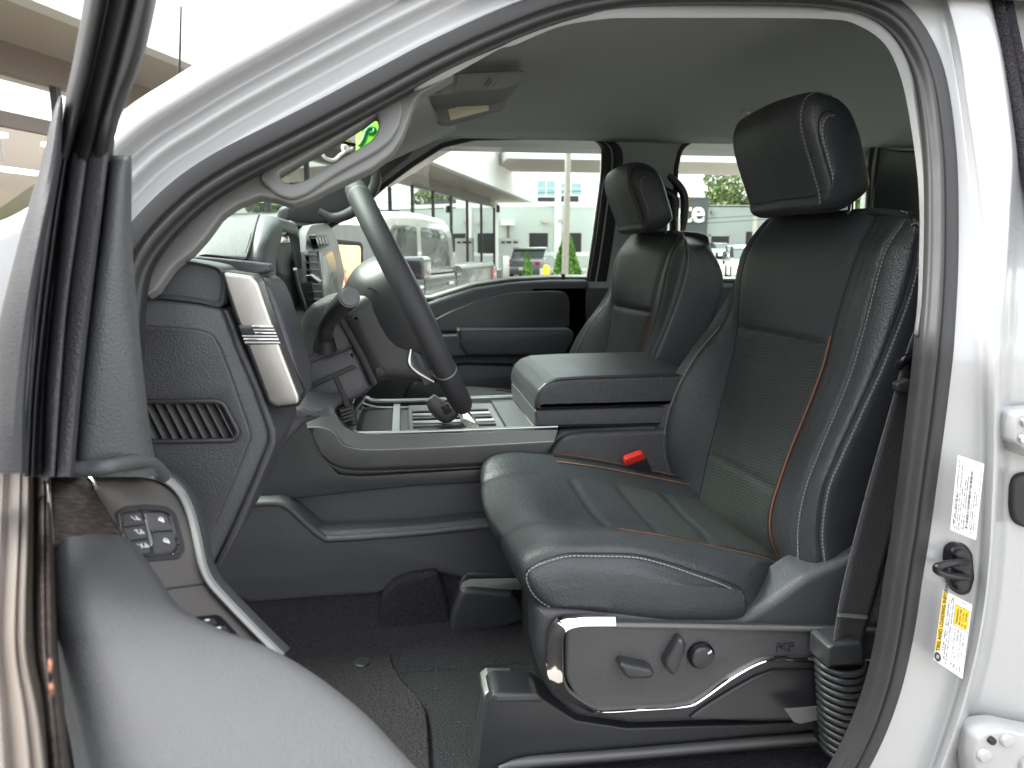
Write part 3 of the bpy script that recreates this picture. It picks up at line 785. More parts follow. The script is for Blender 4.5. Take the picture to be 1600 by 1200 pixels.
# ------------------------------------------------------------------ STEERING WHEEL and column
WC = P(641, 468, -.40); TILT = math.radians(25)
WN = V(math.cos(TILT), 0, math.sin(TILT))
vd = (CAM - WC).normalized(); WN = (WN - vd * WN.dot(vd)).normalized()      # the wheel is seen exactly edge on
WY = (V(0, 1, 0) - WN * WN.y).normalized(); WU = WN.cross(WY); WU = WU if WU.z > 0 else -WU
wheel = thing('steering_wheel', 'black leather steering wheel with airbag hub and silver lower spokes', 'steering wheel', tuple(WC))
RW = .186
ring = [WC + (WU * math.cos(a) + WY * math.sin(a)) * RW for a in np.linspace(0, 2 * math.pi, 97)[:-1]]
tube('rim', M['rimleather'], wheel, ring, .0185, 18, True, squash=.92, up=WN, smooth=80)
for a in (2.15, 4.13, .45, 5.83):            # seams where the grip sections meet
    t = [WC + (WU * math.cos(b) + WY * math.sin(b)) * RW for b in (a - .006, a, a + .006)]
    tube('grip_seam', M['thread'], wheel, t, [.0186, .0190, .0186], 18, squash=.92, up=WN)
def wheel_pt(u, y, n): return WC + WU * u + WY * y + WN * n
# hub: stacked rounded sections along the wheel normal
secs = []
for n_, ru, ry, du in ((-.095, .050, .055, -.005), (-.085, .066, .075, -.004), (-.055, .088, .100, -.006), (-.02, .094, .112, -.008), (.005, .092, .110, -.008), (.018, .080, .096, -.006), (.022, .055, .07, 0)):
    secs.append([tuple(wheel_pt(du + ru * (abs(math.cos(a)) ** .7) * math.copysign(1, math.cos(a)), ry * (abs(math.sin(a)) ** .7) * math.copysign(1, math.sin(a)), n_)) for a in np.linspace(0, 2 * math.pi, 41)[:-1]])
grid('airbag_hub', M['plastic2'], wheel, fine(secs, 5, 1, False), close=True, caps=True, smooth=60)
for s in (-1, 1):
    rows = [[tuple(wheel_pt(.022 + k * .0, s * y_, n_)) for (k, n_) in ((0, -.012), (0, .012))] for y_ in (.08, .17)]
    Bg = Bag()
    for (y0, y1, u0, u1) in ((.09, .172, .03, .012),):
        c = wheel_pt((u0 + u1) / 2, s * (y0 + y1) / 2, -.004)
        Bg.box(c, WU * .022, WY * ((y1 - y0) / 2), WN * .010)
    Bg.obj('spoke', M['plastic2'], wheel)
    Bg = Bag()
    p0, p1 = wheel_pt(-.075, s * .07, -.012), wheel_pt(-.150, s * .098, -.004)
    Vs, Fs = tube_geo(cr([tuple(p0), tuple(wheel_pt(-.11, s * .082, -.012)), tuple(p1)], 4), .016, 10, squash=.45, up=WN)
    Bg.add(Vs, Fs); Bg.obj('lower_spoke', M['silver'], wheel)
tube('spoke_trim', M['silver'], wheel, [P(642, 545, -.50), P(640, 566, -.50), P(652, 580, -.50), P(678, 596, -.50)], [.005, .009, .009, .005], 10, squash=.5, n=4)
# column cover
col = thing('steering_column', 'dark grey steering column cover below the instrument screen', 'column', (-.15, -.4, 1.3))
prism('upper_cover', M['plastic'], col, [(455, 566), (463, 540), (468, 505), (475, 488), (488, 474), (510, 467), (538, 470), (566, 500), (572, 545), (545, 553), (505, 566), (462, 590)], -.485, -.31, .018, 5, seg=5)
prism('lower_cover', M['plastic'], col, [(452, 606), (464, 574), (480, 562), (505, 555), (552, 538), (566, 560), (582, 606), (570, 618), (520, 640), (478, 654), (466, 636)], -.482, -.312, .012, 5, seg=4)
prism('cover_joint', M['black'], col, [(470, 604), (552, 570), (558, 575), (476, 612)], -.4835, -.47, .001, 1)
prism('cover_joint', M['black'], col, [(519, 588), (528, 586), (548, 634), (540, 638)], -.4832, -.47, .001, 1)
prism('hub_shroud', M['plastic2'], col, [(527, 490), (548, 468), (580, 448), (606, 446), (640, 470), (652, 520), (668, 560), (690, 602), (650, 600), (600, 596), (584, 600), (566, 560), (545, 520)], -.50, -.30, .022, 10, seg=6)
prism('shroud_gap', M['black'], col, [(527, 500), (537, 494), (572, 556), (592, 600), (582, 606), (560, 560)], -.494, -.40, .003, 3)
for k in range(3):
    tube('column_ring', M['panel'], col, [P(x + 4 * k, y + k, -.502) for x, y in ((575, 449), (588, 455), (602, 467), (613, 482))], .0016, 6, n=4)
# indicator stalk
path = cr([tuple(P(*q)) for q in ((506, 536, -.47), (508, 522, -.50), (511, 508, -.525), (519, 494, -.55), (533, 478, -.605), (546, 464, -.66))], 6)
rad = np.interp(np.linspace(0, 1, len(path)), [0, .3, .5, .7, .98, 1], [.012, .011, .0115, .0135, .0140, .0135])
sk = tube('indicator_stalk', M['plastic2'], col, path, rad, 18)
dr = Vector(path[-1] - path[-3]).normalized()
tube('stalk_cap', M['panel'], sk, [Vector(path[-1]) + dr * .0002, Vector(path[-1]) + dr * .002], [.0118, .0112], 20)
tube('stalk_boot', M['blackrub'], col, [P(508, 545, -.482), P(508, 528, -.49)], [.018, .013], 16)

# ------------------------------------------------------------------ CENTRE CONSOLE
con = thing('center_console', 'dark centre console with warm grey side trim and wide padded armrest box', 'console', (.3, 0, .9))
yc = -.165
prism('console_body', M['plastic'], con, [(400, 775), (428, 700), (470, 660), (520, 672), (560, 690), (860, 690), (876, 672), (1070, 660), (1100, 800), (1060, 850), (760, 860), (470, 860), (390, 820)], yc + .010, .165, .010, 6)
# side trim: a bright top face, a crease and a warmer lower face
P_top = [(478, 654), (496, 648), (516, 640), (524, 640), (534, 657), (548, 668), (575, 675), (700, 674), (872, 669)]
P_mid = [(480, 668), (500, 668), (522, 676), (535, 694), (556, 701), (590, 703), (700, 699), (866, 690), ]
P_bot = [(484, 668), (492, 690), (505, 712), (525, 726), (552, 731), (600, 731), (720, 726), (838, 719)]
rows = []
def rs(t, k=34): return resample(cr(t, 6), k)
a, b, c = rs(P_top), rs(P_mid), rs(P_bot)
rows = []
for i in range(len(a)):
    q = [P(*a[i], yc + .030), P(*a[i], yc + .008), P(*(a[i] * .85 + b[i] * .15), yc - .004), P(*(a[i] * .1 + b[i] * .9), yc - .012), P(*b[i], yc - .015), P(*(b[i] * .85 + c[i] * .15), yc - .0155), P(*(b[i] * .1 + c[i] * .9), yc - .008), P(*c[i], yc - .004), P(*(c[i] + (0, 3)), yc + .006)]
    rows.append([tuple(v) for v in q])
grid('side_trim', M['warmgrey'], con, np.array(rows), smooth=25)
tube('trim_edge', M['panel'], con, [P(x, y + 5, yc - .004) for x, y in P_bot], .0022, 6, n=4)
prism('trim_underside', M['plastic2'], con, [(440, 690), (468, 664), (484, 668), (492, 692), (506, 716), (528, 741), (560, 744), (840, 728), (800, 752), (640, 760), (560, 768), (480, 778), (388, 782), (405, 752)], yc - .002, .1, .003, 4)
tube('crease_highlight', M['satin'], con, [P(x, y, yc - .0150) for x, y in P_mid], .0010, 6, n=4)  # pale line drawn as the highlight along the trim crease
# top of the console: bins, lid and gear lever
zt = P(700, 674, yc).z
box('top_deck', M['plastic'], con, (P(540, 674, yc).x, yc + .012, zt - .03), (P(850, 670, yc).x, .150, zt - .012))
box('front_bin', M['blackrub'], con, (P(552, 674, yc).x, yc + .02, zt - .03), (P(612, 674, yc).x, .13, zt - .010))
box('bin_divider', M['silver'], con, (P(612, 674, yc).x, yc + .012, zt - .012), (P(624, 674, yc).x, .140, zt - .003), .002)
box('folding_lid', M['warmgrey'], con, (P(640, 674, yc).x, yc + .03, zt - .012), (P(792, 674, yc).x, .12, zt - .004), .003)
for k in range(5):
    y = yc + .05 + k * .036
    box('lid_rib', M['silver'] if k in (1, 3) else M['plastic2'], con, (P(646, 674, yc).x, y, zt - .004), (P(780, 674, yc).x, y + .012, zt + .001), .002)
box('lid_recess', M['black'], con, (P(655, 674, yc).x, yc + .032, zt - .0039), (P(730, 674, yc).x, yc + .05, zt - .002), .0005)
box('rear_tray', M['pad'], con, (P(796, 674, yc).x, yc + .012, zt - .012), (P(842, 674, yc).x, .150, zt - .003), .003)
tube('top_rail', M['silver'], con, [(P(575, 674, yc).x - .02, .15, zt + .012), (P(600, 674, yc).x, .152, zt + .002), (P(842, 674, yc).x, .152, zt + .004)], .0045, 8, n=5)
tube('top_rail', M['silver'], con, [(P(560, 674, yc).x - .012, yc + .006, zt + .008), (P(574, 674, yc).x, yc + .004, zt + .001), (P(872, 669, yc).x, yc + .004, zt + .001)], .0032, 8, n=5)
tube('tray_edge', M['chrome'], con, [(P(836, 674, yc).x, yc + .01, zt - .001), (P(836, 674, yc).x, .145, zt - .001)], .003, 8)
gl_ = prism('gear_lever', M['chrome'], con, [(713, 642), (724, 634), (752, 668), (754, 674), (728, 674)], -.12, -.09, .003, 2)
pth = [P(672, 622, -.105), P(682, 634, -.105), P(697, 646, -.10), P(712, 640, -.10)]
gk = tube('gear_knob', M['panel'], con, pth, [.012, .019, .021, .013], 14, n=4)
prism('knob_badge', M['wood'], gk, [(688, 636), (700, 630), (708, 643), (696, 649)], -.124, -.12, .001, 2)
tube('lever_collar', M['silver'], con, [P(738, 672, -.10) + V(0, 0, -.004), P(738, 672, -.10) + V(0, 0, .004)], [.026, .020], 18)
# display stack side panel near the column, with switch row
prism('stack_side', M['warmgrey'], con, [(482, 652), (494, 646), (522, 634), (527, 660), (530, 690), (505, 690), (490, 672)], yc - .002, .15, .006, 3)
prism('switch_row', M['gloss'], con, [(527, 640), (552, 630), (560, 664), (545, 668), (532, 662)], yc + .01, .14, .002, 2)
for k in range(4):
    prism('switch', M['panel'], con, [(531 + k * 1.2, 642 + k * 5.4), (549 + k * 1.2, 636 + k * 5.4), (550 + k * 1.2, 639 + k * 5.4), (532 + k * 1.2, 645 + k * 5.4)], yc + .006, yc + .012, .0008, .5)
tube('bin_rim', M['silver'], con, [P(562, 628, .12), P(575, 633, .12), P(600, 637, .12), P(670, 636, .12)], .003, 8, n=4)
# armrest box
bx = prism('storage_box', M['plastic'], con, [(835, 641), (1080, 634), (1080, 664), (835, 669)], yc + .004, .165, .006, 3)
lid = prism('armrest_lid', M['leather'], con, [(835, 641), (836, 624), (841, 610), (853, 598), (872, 591), (920, 588), (1085, 583), (1085, 634)], yc, .17, .012, 4, seg=5)
pp = cr([tuple(P(x, y, yc - .0005) + V(0, .003, -.0005)) for x, y in ((837, 638), (838, 624), (843, 611), (855, 600), (874, 594), (922, 591), (1000, 589), (1078, 586))], 8)
bag = Bag(); stitches(bag, pp + np.array([0.0, 0, -.004]), np.tile([0, -1, .3], (len(pp), 1)), .0058, (.0018, .0006, .0006))
s_ = bag.obj('lid_stitching', M['thread'], lid); s_['kind'] = 'stuff'
tube('lid_seam', M['black'], lid, pp + np.array([0, -.001, 0]), .0011, 6)
tube('lid_latch', M['plastic2'], con, [P(832, 646, -.05), P(832, 646, .05)], .012, 8, squash=.5)
prism('rear_side_panel', M['panel'], con, [(832, 752), (848, 725), (872, 690), (888, 680), (920, 676), (1075, 671), (1085, 790), (1000, 800), (860, 775)], yc - .006, .1, .008, 8)
# kick panel of the tunnel, with the map pocket
prism('kick_panel', M['plastic'], con, [(322, 912), (352, 840), (378, 786), (436, 782), (452, 788), (474, 806), (502, 830, 6), (520, 832), (640, 824), (760, 812), (860, 812), (860, 930), (770, 915), (715, 905), (686, 898), (640, 902), (618, 912), (604, 926), (590, 931), (480, 938), (388, 946)], -.205, -.12, .012, 10, seg=5)
tube('pocket_lip', M['panel'], con, [P(x, y, -.207) for x, y in ((385, 788), (432, 786), (452, 794), (476, 816), (503, 838), (524, 842), (640, 834), (760, 822), (850, 818))], .0065, 10, n=4)
prism('pocket_recess', M['plastic2'], con, [(400, 760), (560, 740), (860, 730), (860, 830), (500, 836), (440, 784)], -.150, -.12, .004, 8)

# ------------------------------------------------------------------ FLOOR
ZF = P(500, 938, -.19).z - .100
def zf(px, py, z=ZF): return PZ(px, py, z)
box('floor_carpet', M['carpet'], truck, (-.62, -.84, ZF - .03), (1.93, .84, ZF))
g = []
for x in np.linspace(-.55, .32, 9):
    g.append([(x, -.31, ZF + .001), (x, -.255, ZF + .010), (x, -.225, ZF + .05), (x, -.205, ZF + .09), (x, -.185, ZF + .17)])
grid('tunnel_carpet', M['carpet'], truck, fine(g, 1, 4))
hump = [(584, 1010), (596, 930), (616, 908), (640, 899), (684, 893), (698, 930), (712, 1010)]
prism('carpet_hump', M['carpet'], truck, hump, -.224, -.18, .012, 10, seg=5)
fm = None
mo = [(300, 1030), (445, 1012), (560, 1005), (598, 1004, 10), (608, 1012, 8), (612, 1036, 10), (628, 1062, 10), (655, 1088, 12), (666, 1112), (670, 1160), (674, 1260), (300, 1260)]
mp = (Vector((0, 0, ZF + .012)), Vector((0, 0, 1)))
fm = plate3('floor_mat', M['floormat'], None, mo, mp, .010, .004, 8)
tag(fm, 'black carpet floor mat in the driver footwell ahead of the seat', 'floor mat')
mr = plate3('retainer', M['plastic2'], fm, [(552, 1032), (560, 1025), (574, 1026), (578, 1034), (570, 1041), (556, 1040)], mp, .006, .003, 4, lift=.004)
# crumbs of lint on the carpet
bag = Bag()
for k in range(26):
    px_, py_ = random.uniform(450, 850), random.uniform(960, 1180)
    q = zf(px_, py_, ZF + .002)
    s = random.uniform(.0003, .0006)
    bag.box(q, V(s, 0, 0), V(0, s, 0), V(0, 0, s))
li = bag.obj('lint', M['thread'], None); li['kind'] = 'stuff'; tag(li, 'pale specks of lint on the black carpet', 'lint')

# ------------------------------------------------------------------ REAR BENCH
rb = thing('rear_bench', 'black leather rear bench behind the front seats', 'seat', (1.6, 0, .85))
def xz_prism(name, m, parent, xz, y0, y1, bevel, r=0, seg=4):
    return plate(name, m, parent, [roundpoly(xz, r)], Vector((0, y0, 0)), (1, 0, 0), (0, 0, 1), y1 - y0, bevel, seg)
xz_prism('seat_cushion', M['leather'], rb, [(1.22, .95), (1.22, 1.07), (1.28, 1.12), (1.70, 1.09), (1.75, .9)], -.80, .80, .03, .03)
xz_prism('seat_back', M['leather'], rb, [(1.66, 1.06), (1.80, 1.58), (1.90, 1.58), (1.90, 1.0)], -.80, .80, .03, .03)
for y in (-.46, .42):
    xz_prism('headrest', M['leather'], rb, [(1.76, 1.58), (1.77, 1.72), (1.86, 1.74), (1.89, 1.60)], y - .12, y + .12, .03, .02)
# ------------------------------------------------------------------ FRONT SEAT (built once at the driver's place, then copied across)
seat = thing('driver_seat', 'nearest black leather front seat with copper piping and grey stitching', 'seat', (.42, -.40, ZF), 'front seats')

def seam_groove(g, nrm, jc, depth, w, i0=0, i1=None):
    i1 = i1 or g.shape[0]
    d = np.linalg.norm(g - g[:, jc:jc + 1], axis=2)
    k = depth * np.exp(-(d / w) ** 2); k[:i0] = 0; k[i1:] = 0
    return k
def row_groove(g, ir, depth, w, j0, j1):
    d = np.linalg.norm(g - g[ir:ir + 1], axis=2)
    k = depth * np.exp(-(d / w) ** 2)
    m = np.zeros(g.shape[1]); m[j0:j1 + 1] = 1
    return k * m
def row_curve_groove(g, rows_of, depth, w, j0, j1):
    k = np.zeros(g.shape[:2])
    for j in range(j0, j1 + 1):
        d = np.linalg.norm(g[:, j] - g[rows_of(j), j], axis=1)
        k[:, j] = depth * np.exp(-(d / w) ** 2)
    return k
def sub_grid(name, m, parent, g, r0, r1, c0, c1):
    return grid(name, m, parent, g[r0:r1 + 1, c0:c1 + 1], recalc=False, smooth=60)

# ---- backrest. Columns from the far edge to the near rear edge; each is traced bottom to top.
cols = [
    # (Y, [(px, py) bottom -> top])
    (-.150, [(1092, 800), (1062, 772), (1045, 735), (1035, 690), (1040, 640), (1062, 588), (1092, 540), (1124, 490), (1150, 440), (1162, 400), (1180, 372), (1196, 356)]),
    (-.170, [(1090, 806), (1066, 780), (1047, 742), (1037, 700), (1042, 648), (1066, 592), (1100, 537), (1143, 490), (1152, 445), (1160, 403), (1178, 372), (1196, 352)]),
    (-.245, [(1105, 830), (1090, 795), (1095, 750), (1104, 712), (1117, 660), (1132, 600), (1146, 540), (1151, 492), (1152, 450), (1160, 406), (1176, 370), (1198, 346)]),
    (-.400, [(1165, 855), (1150, 820), (1150, 775), (1158, 728), (1172, 675), (1190, 612), (1208, 560), (1220, 524), (1232, 470), (1244, 420), (1260, 372), (1282, 340)]),
    (-.520, [(1216, 878), (1202, 840), (1202, 800), (1212, 764), (1228, 714), (1254, 650), (1278, 590), (1291, 545), (1299, 508), (1315, 455), (1334, 395), (1366, 334)]),
    (-.575, [(1228, 882), (1220, 845), (1222, 806), (1233, 766), (1252, 710), (1278, 644), (1302, 584), (1318, 535), (1328, 490), (1345, 435), (1364, 382), (1392, 334)]),
    (-.615, [(1244, 882), (1242, 845), (1246, 800), (1259, 750), (1282, 692), (1307, 630), (1328, 574), (1341, 530), (1349, 500), (1362, 450), (1376, 396), (1412, 338)]),
    (-.652, [(1284, 884), (1280, 848), (1283, 802), (1293, 752), (1314, 706), (1340, 650), (1366, 595), (1386, 548), (1400, 512), (1416, 470), (1428, 425), (1434, 384), (1430, 352)]),
    (-.642, [(1326, 868), (1345, 822), (1360, 785), (1375, 740), (1393, 696), (1414, 650), (1438, 600), (1460, 550), (1476, 510), (1486, 470), (1482, 430), (1470, 395), (1450, 366)]),
]
K = 13
cc = []
for y, pp in cols:
    q = resample([P(a, b, y) for a, b in pp], K)
    # keep the rows level: resample by height
    z = np.linspace(q[0][2], q[-1][2], K)
    src = resample([P(a, b, y) for a, b in pp], 80)
    zs = np.maximum.accumulate(src[:, 2] + np.arange(80) * 1e-6)
    q = np.stack([np.interp(z, zs, src[:, c]) for c in range(3)], 1)
    cc.append(q)
cc = np.array(cc)                                 # columns x rows x 3
back = []
for ci, (y, dx) in enumerate(((-.620, .0), (-.56, .0), (-.40, .0), (-.24, .0), (-.16, .0))):
    src = cc[{0: 8, 1: 6, 2: 3, 3: 2, 4: 0}[ci]].copy()
    base = cc[6] if ci < 2 else cc[3] if ci == 2 else cc[2]
    if ci == 0: base = cc[8]
    q = base.copy(); q[:, 1] = y
    q[:, 0] = base[:, 0] + (.045 if ci == 0 else np.linspace(.20, .085, K) + (0.0 if ci in (1, 2, 3) else -.02))
    q[:, 2] = base[:, 2]
    back.append(q)
rings = np.concatenate([cc, np.array(back)], 0).transpose(1, 0, 2)     # rows x cols
# close the top and the bottom with shrinking rings
c_top = rings[-1].mean(0); c_bot = rings[0].mean(0)
def shrunk(r, c, s, dz): q = c + (r - c) * s; q[:, 2] += dz; return q
top_rows = [shrunk(rings[-1], c_top, .86, .010), shrunk(rings[-1], c_top, .55, .014), shrunk(rings[-1], c_top, .05, .015)]
bot_rows = [shrunk(rings[0], c_bot, .05, -.014), shrunk(rings[0], c_bot, .6, -.013), shrunk(rings[0], c_bot, .9, -.009)]
R_ = np.array(bot_rows + list(rings) + top_rows)
NR, NC = 14, 12
g = fine(R_, NR, NC, True)
nrm = normals(g)
if (nrm[g.shape[0] // 2, 3 * NC] * np.array([1, 0, 0])).sum() > 0: nrm = -nrm     # the front faces -X
r_of = lambda k: (k + len(bot_rows)) * NR
def row_at(j, z):
    return int(np.argmin(np.abs(g[r_of(0):r_of(K - 1), j, 2] - z))) + r_of(0)
zT0, zT1 = P(1152, 512, -.245).z, P(1290, 540, -.52).z
zB0, zB1 = P(1104, 712, -.245).z, P(1208, 768, -.52).z
def topseam(j): return row_at(j, zT0 + (zT1 - zT0) * (j - 2 * NC) / (2 * NC))
def botseam(j):
    t = (j - 2 * NC) / (2 * NC); return row_at(j, zB0 + (zB1 - zB0) * t + .008 * math.sin(t * math.pi))
k = np.zeros(g.shape[:2])
hi = r_of(K - 1) + 4
for jc, dep, w in ((1 * NC, .003, .006), (2 * NC, .0045, .009), (4 * NC, .0055, .010), (6 * NC, .0040, .005), (7 * NC, .0040, .005)):
    k = np.maximum(k, seam_groove(g, nrm, jc, dep, w, r_of(0) - 20, hi))
k = np.maximum(k, row_curve_groove(g, topseam, .005, .008, 2 * NC, 4 * NC))
k = np.maximum(k, row_curve_groove(g, botseam, .004, .007, 2 * NC, 4 * NC))
# upholstery fullness and light creasing
rng = np.random.default_rng(3)
puff = np.zeros(g.shape[:2])
for _ in range(60):
    ci_, cj = rng.integers(0, g.shape[0]), rng.integers(0, g.shape[1])
    d = np.linalg.norm(g - g[ci_, cj], axis=2)
    puff += rng.uniform(-.0012, .0012) * np.exp(-(d / rng.uniform(.02, .06)) ** 2)
g = g - nrm * (k - puff)[..., None]
bk = grid('backrest', M['leather'], seat, g, close=True, smooth=70)
# perforated insert laid into the centre (its own piece of leather)
j0, j1 = 2 * NC + 1, 4 * NC - 1
ins = []
for j in range(j0, j1 + 1):
    a_, b_ = row_at(j, P(1165, 850, -.40).z), topseam(j)
    rr = np.linspace(r_of(0) + 2, b_ - 1, 90)
    lo_ = g[:, j]; nn = nrm[:, j]
    ins.append(np.stack([np.interp(rr, np.arange(len(lo_)), lo_[:, c] + nn[:, c] * .0012) for c in range(3)], 1))
ins = np.array(ins).transpose(1, 0, 2)
grid('backrest_insert', M['perf'], seat, ins, smooth=70)
def on_col(g, nrm, jc, r0, r1, lift=0.0, shift=0):
    return g[r0:r1 + 1, jc + shift] + nrm[r0:r1 + 1, jc] * lift
r0, r1 = r_of(0) - 10, r_of(K - 1) + 6
pip = Bag()
pr1 = topseam(4 * NC) + 4
pip.tube(on_col(g, nrm, 4 * NC, r_of(0) - 6, pr1, .0028), .0016)
o = pip.obj('backrest_piping', M['orange'], seat)
seam = Bag()
for jc in (6 * NC, 7 * NC):
    seam.tube(on_col(g, nrm, jc, r0, r1, .0004), .0011, 6)
seam.tube(on_col(g, nrm, 2 * NC, r_of(1), r_of(K - 1), .0006), .0010, 6)
seam.tube(on_col(g, nrm, 4 * NC, pr1, r_of(K - 1), .0006), .0010, 6)
seam.obj('seam', M['black'], seat)
st_ = Bag()
for jc, sh in ((6 * NC, 1), (7 * NC, 1), (7 * NC, -1)):
    if jc == 7 * NC and sh == -1: continue
    a_ = on_col(g, nrm, jc, r0, r1, 0); n_ = nrm[r0:r1 + 1, jc]; t_ = np.gradient(a_, axis=0); t_ /= np.linalg.norm(t_, axis=1, keepdims=True)
    sd_ = np.cross(t_, n_); sd_ *= np.sign((sd_ * np.array([0.3, -1, 0])).sum(1, keepdims=True))
    stitches(st_, a_ + sd_ * .0045 * sh + n_ * .0025, n_, .0060, (.0021, .0009, .0008))
a_ = on_col(g, nrm, 1 * NC, r_of(1), r_of(8), 0); n_ = nrm[r_of(1):r_of(8) + 1, NC]
stitches(st_, a_ + n_ * .003, n_, .0060, (.0021, .0009, .0008))
o = st_.obj('backrest_stitching', M['thread'], seat); o['kind'] = 'stuff'
tube('far_piping', M['orange'], seat, on_col(g, nrm, NC, r_of(1), r_of(8), .002) + np.array([0, .004, 0]), .0016, 6)

# ---- headrest
def hr_loop(ins_):
    """XZ outline of the headrest; ins_ shrinks it towards its middle"""
    pts = [(1284, 322), (1281, 305), (1270, 266), (1257, 222), (1251, 190), (1252, 168), (1260, 148), (1277, 139), (1304, 146), (1326, 164), (1342, 200), (1353, 245), (1362, 288), (1356, 304), (1326, 326), (1302, 330)]
    q = np.array([tuple(P(x, y, -.515)) for x, y in pts])
    c = q.mean(0)
    d = q - c; l = np.sqrt(d[:, 0] ** 2 + d[:, 2] ** 2)
    q = c + d * (1 - ins_ / .068)
    return q
rows = []
for y, i_s, dx, dz in ((-.262, .060, .004, .0), (-.2635, .030, .003, 0), (-.268, .012, .002, -.002), (-.280, .002, 0, -.002), (-.30, 0, 0, 0), (-.35, -.001, -.002, .001), (-.40, -.001, -.004, .002), (-.45, -.001, -.002, .001), (-.492, 0, 0, 0), (-.508, .002, 0, 0), (-.519, .007, 0, 0), (-.5262, .014, 0, 0), (-.5312, .024, 0, 0), (-.5345, .040, 0, 0), (-.536, .062, 0, 0)):
    q = hr_loop(i_s); q[:, 1] = y; q[:, 0] += dx; q[:, 2] += dz
    rows.append(q)
gh = fine(np.array(rows), 8, 8, True)
nh = normals(gh)
if nh[gh.shape[0] // 2, 3 * 8, 0] > 0: nh = -nh
kh = seam_groove(gh.transpose(1, 0, 2), nh.transpose(1, 0, 2), 9 * 8, .0030, .004).T
kh = np.maximum(kh, seam_groove(gh.transpose(1, 0, 2), nh.transpose(1, 0, 2), int(12.2 * 8), .0010, .003).T)
kh[:, 66:] = 0
gh = gh - nh * kh[..., None]
hd = grid('headrest', M['leather'], seat, gh, close=True, caps=True, smooth=70)
sm = Bag(); st_ = Bag()
for rr_ in (9 * 8, int(12.2 * 8)):
    e_ = 8 * 8 if rr_ == 72 else int(7.6 * 8)
    p_ = gh[rr_, 0:e_]; n_ = nh[rr_, 0:e_]
    sm.tube(p_ + n_ * .0003, .0011, 6)
    stitches(st_, gh[rr_ + 3, 0:e_] + nh[rr_ + 3, 0:e_] * .0012, nh[rr_ + 3, 0:e_], .0060, (.0021, .0009, .0008))
p_ = gh[4 * 8:10 * 8, 8]; sm.tube(p_ + nh[4 * 8:10 * 8, 8] * .0005, .0010, 6)
sm.obj('headrest_seam', M['black'], hd)
o = st_.obj('headrest_stitching', M['thread'], hd); o['kind'] = 'stuff'
for y in (-.34, -.46):
    tube('headrest_post', M['chrome'], seat, [P(1320, 322, y) + V(.01, 0, .03), P(1320, 340, y) + V(.012, 0, -.05)], .006, 10)

# ---- seat cushion: stations across the seat, each an outline in X-Z
F0 = P(850, 886, -.652)          # near front corner of the upper seam
F1 = P(1197, 921, -.652)
Bn0 = P(822, 968, -.64); 
zs_front = P(880, 760, -.27).z
def st_loop(y, dz, dxf, ins_, xr=.67, zb=0.0):
    # X, Z outline, starting at the lower front, over the top to the back, closed underneath
    near = y < -.55
    zt = lambda x: float(np.interp(x, [.15, .19, .25, .31, .405, .50, .60, .66], [1.127, 1.131, 1.127, 1.119, 1.101, 1.078, 1.052, 1.028])) + dz * (1 + (4.0 * (x - .2) if near else 0))
    pts = [(.205 + dxf, 1.050 + zb), (.168 + dxf, 1.058 + zb), (.143 + dxf, 1.082), (.134 + dxf, 1.108 + dz * .5), (.150 + dxf, zt(.15) - .006), (.190 + dxf, zt(.2)), (.250, zt(.25)), (.310, zt(.31)),
           (.405, zt(.405)), (.500, zt(.5)), (.60, zt(.6)), (.66, zt(.66)), (.67, 1.015), (.60, 1.010), (.40, 1.020), (.28, 1.036)]
    pts = [((x if x < .31 else .31 + (x - .31) * (xr - .31) / .36), z) for x, z in pts]
    q = np.array([(x, y, z) for x, z in pts])
    c = np.array([.40, y, 1.085]); d = q - c
    l = np.sqrt(d[:, 0] ** 2 + d[:, 2] ** 2)
    f = np.array([1 - ins_ / .27, 1, 1 - ins_ / .052])
    return c + d * f
rows = []
for y, dz, dxf, i_s, xr in ((-.136, -.002, .03, .045, .6), (-.138, .0, .028, .022, .6), (-.146, .008, .022, .008, .62), (-.165, .020, .014, 0, .65), (-.195, .022, .008, 0, .67), (-.255, .003, .002, 0, .67), (-.33, -.004, -.003, 0, .67), (-.40, -.006, -.004, 0, .67), (-.46, -.004, -.002, 0, .67),
                        (-.525, .003, .003, 0, .64), (-.575, .011, .006, 0, .58), (-.612, .017, .010, 0, .54), (-.638, .015, .015, .0, .51), (-.654, .010, .019, .003, .49), (-.664, .003, .021, .009, .48), (-.669, .0, .023, .020, .48), (-.671, .0, .026, .040, .48)):
    rows.append(st_loop(y, dz, dxf, i_s, xr))
gc = fine(np.array(rows), 8, 14, True)
ncn = normals(gc)
if ncn[gc.shape[0] // 2, 7 * 14, 2] < 0: ncn = -ncn
k = np.zeros(gc.shape[:2])
gT, nT = gc.transpose(1, 0, 2), ncn.transpose(1, 0, 2)
for rr_, dep, w in ((5 * 8, .004, .008), (9 * 8, .005, .008), (13 * 8, .0035, .005)):
    k = np.maximum(k, seam_groove(gT, nT, rr_, dep, w).T)
k0 = k.copy()
for s, dep in ((7 * 14, .0045), (8 * 14, .0045), (9 * 14, .0045)):
    kk = row_groove(gT, s, dep, .007, 5 * 8, 9 * 8).T
    k = np.maximum(k, kk)
puff = np.zeros(gc.shape[:2])
for _ in range(60):
    a_, b_ = rng.integers(0, gc.shape[0]), rng.integers(0, gc.shape[1])
    d = np.linalg.norm(gc - gc[a_, b_], axis=2)
    puff += rng.uniform(-.0014, .0014) * np.exp(-(d / rng.uniform(.015, .05)) ** 2)
gc = gc - ncn * (k - puff)[..., None]
cu = grid('seat_cushion', M['leather'], seat, gc, close=True, caps=True, smooth=70)
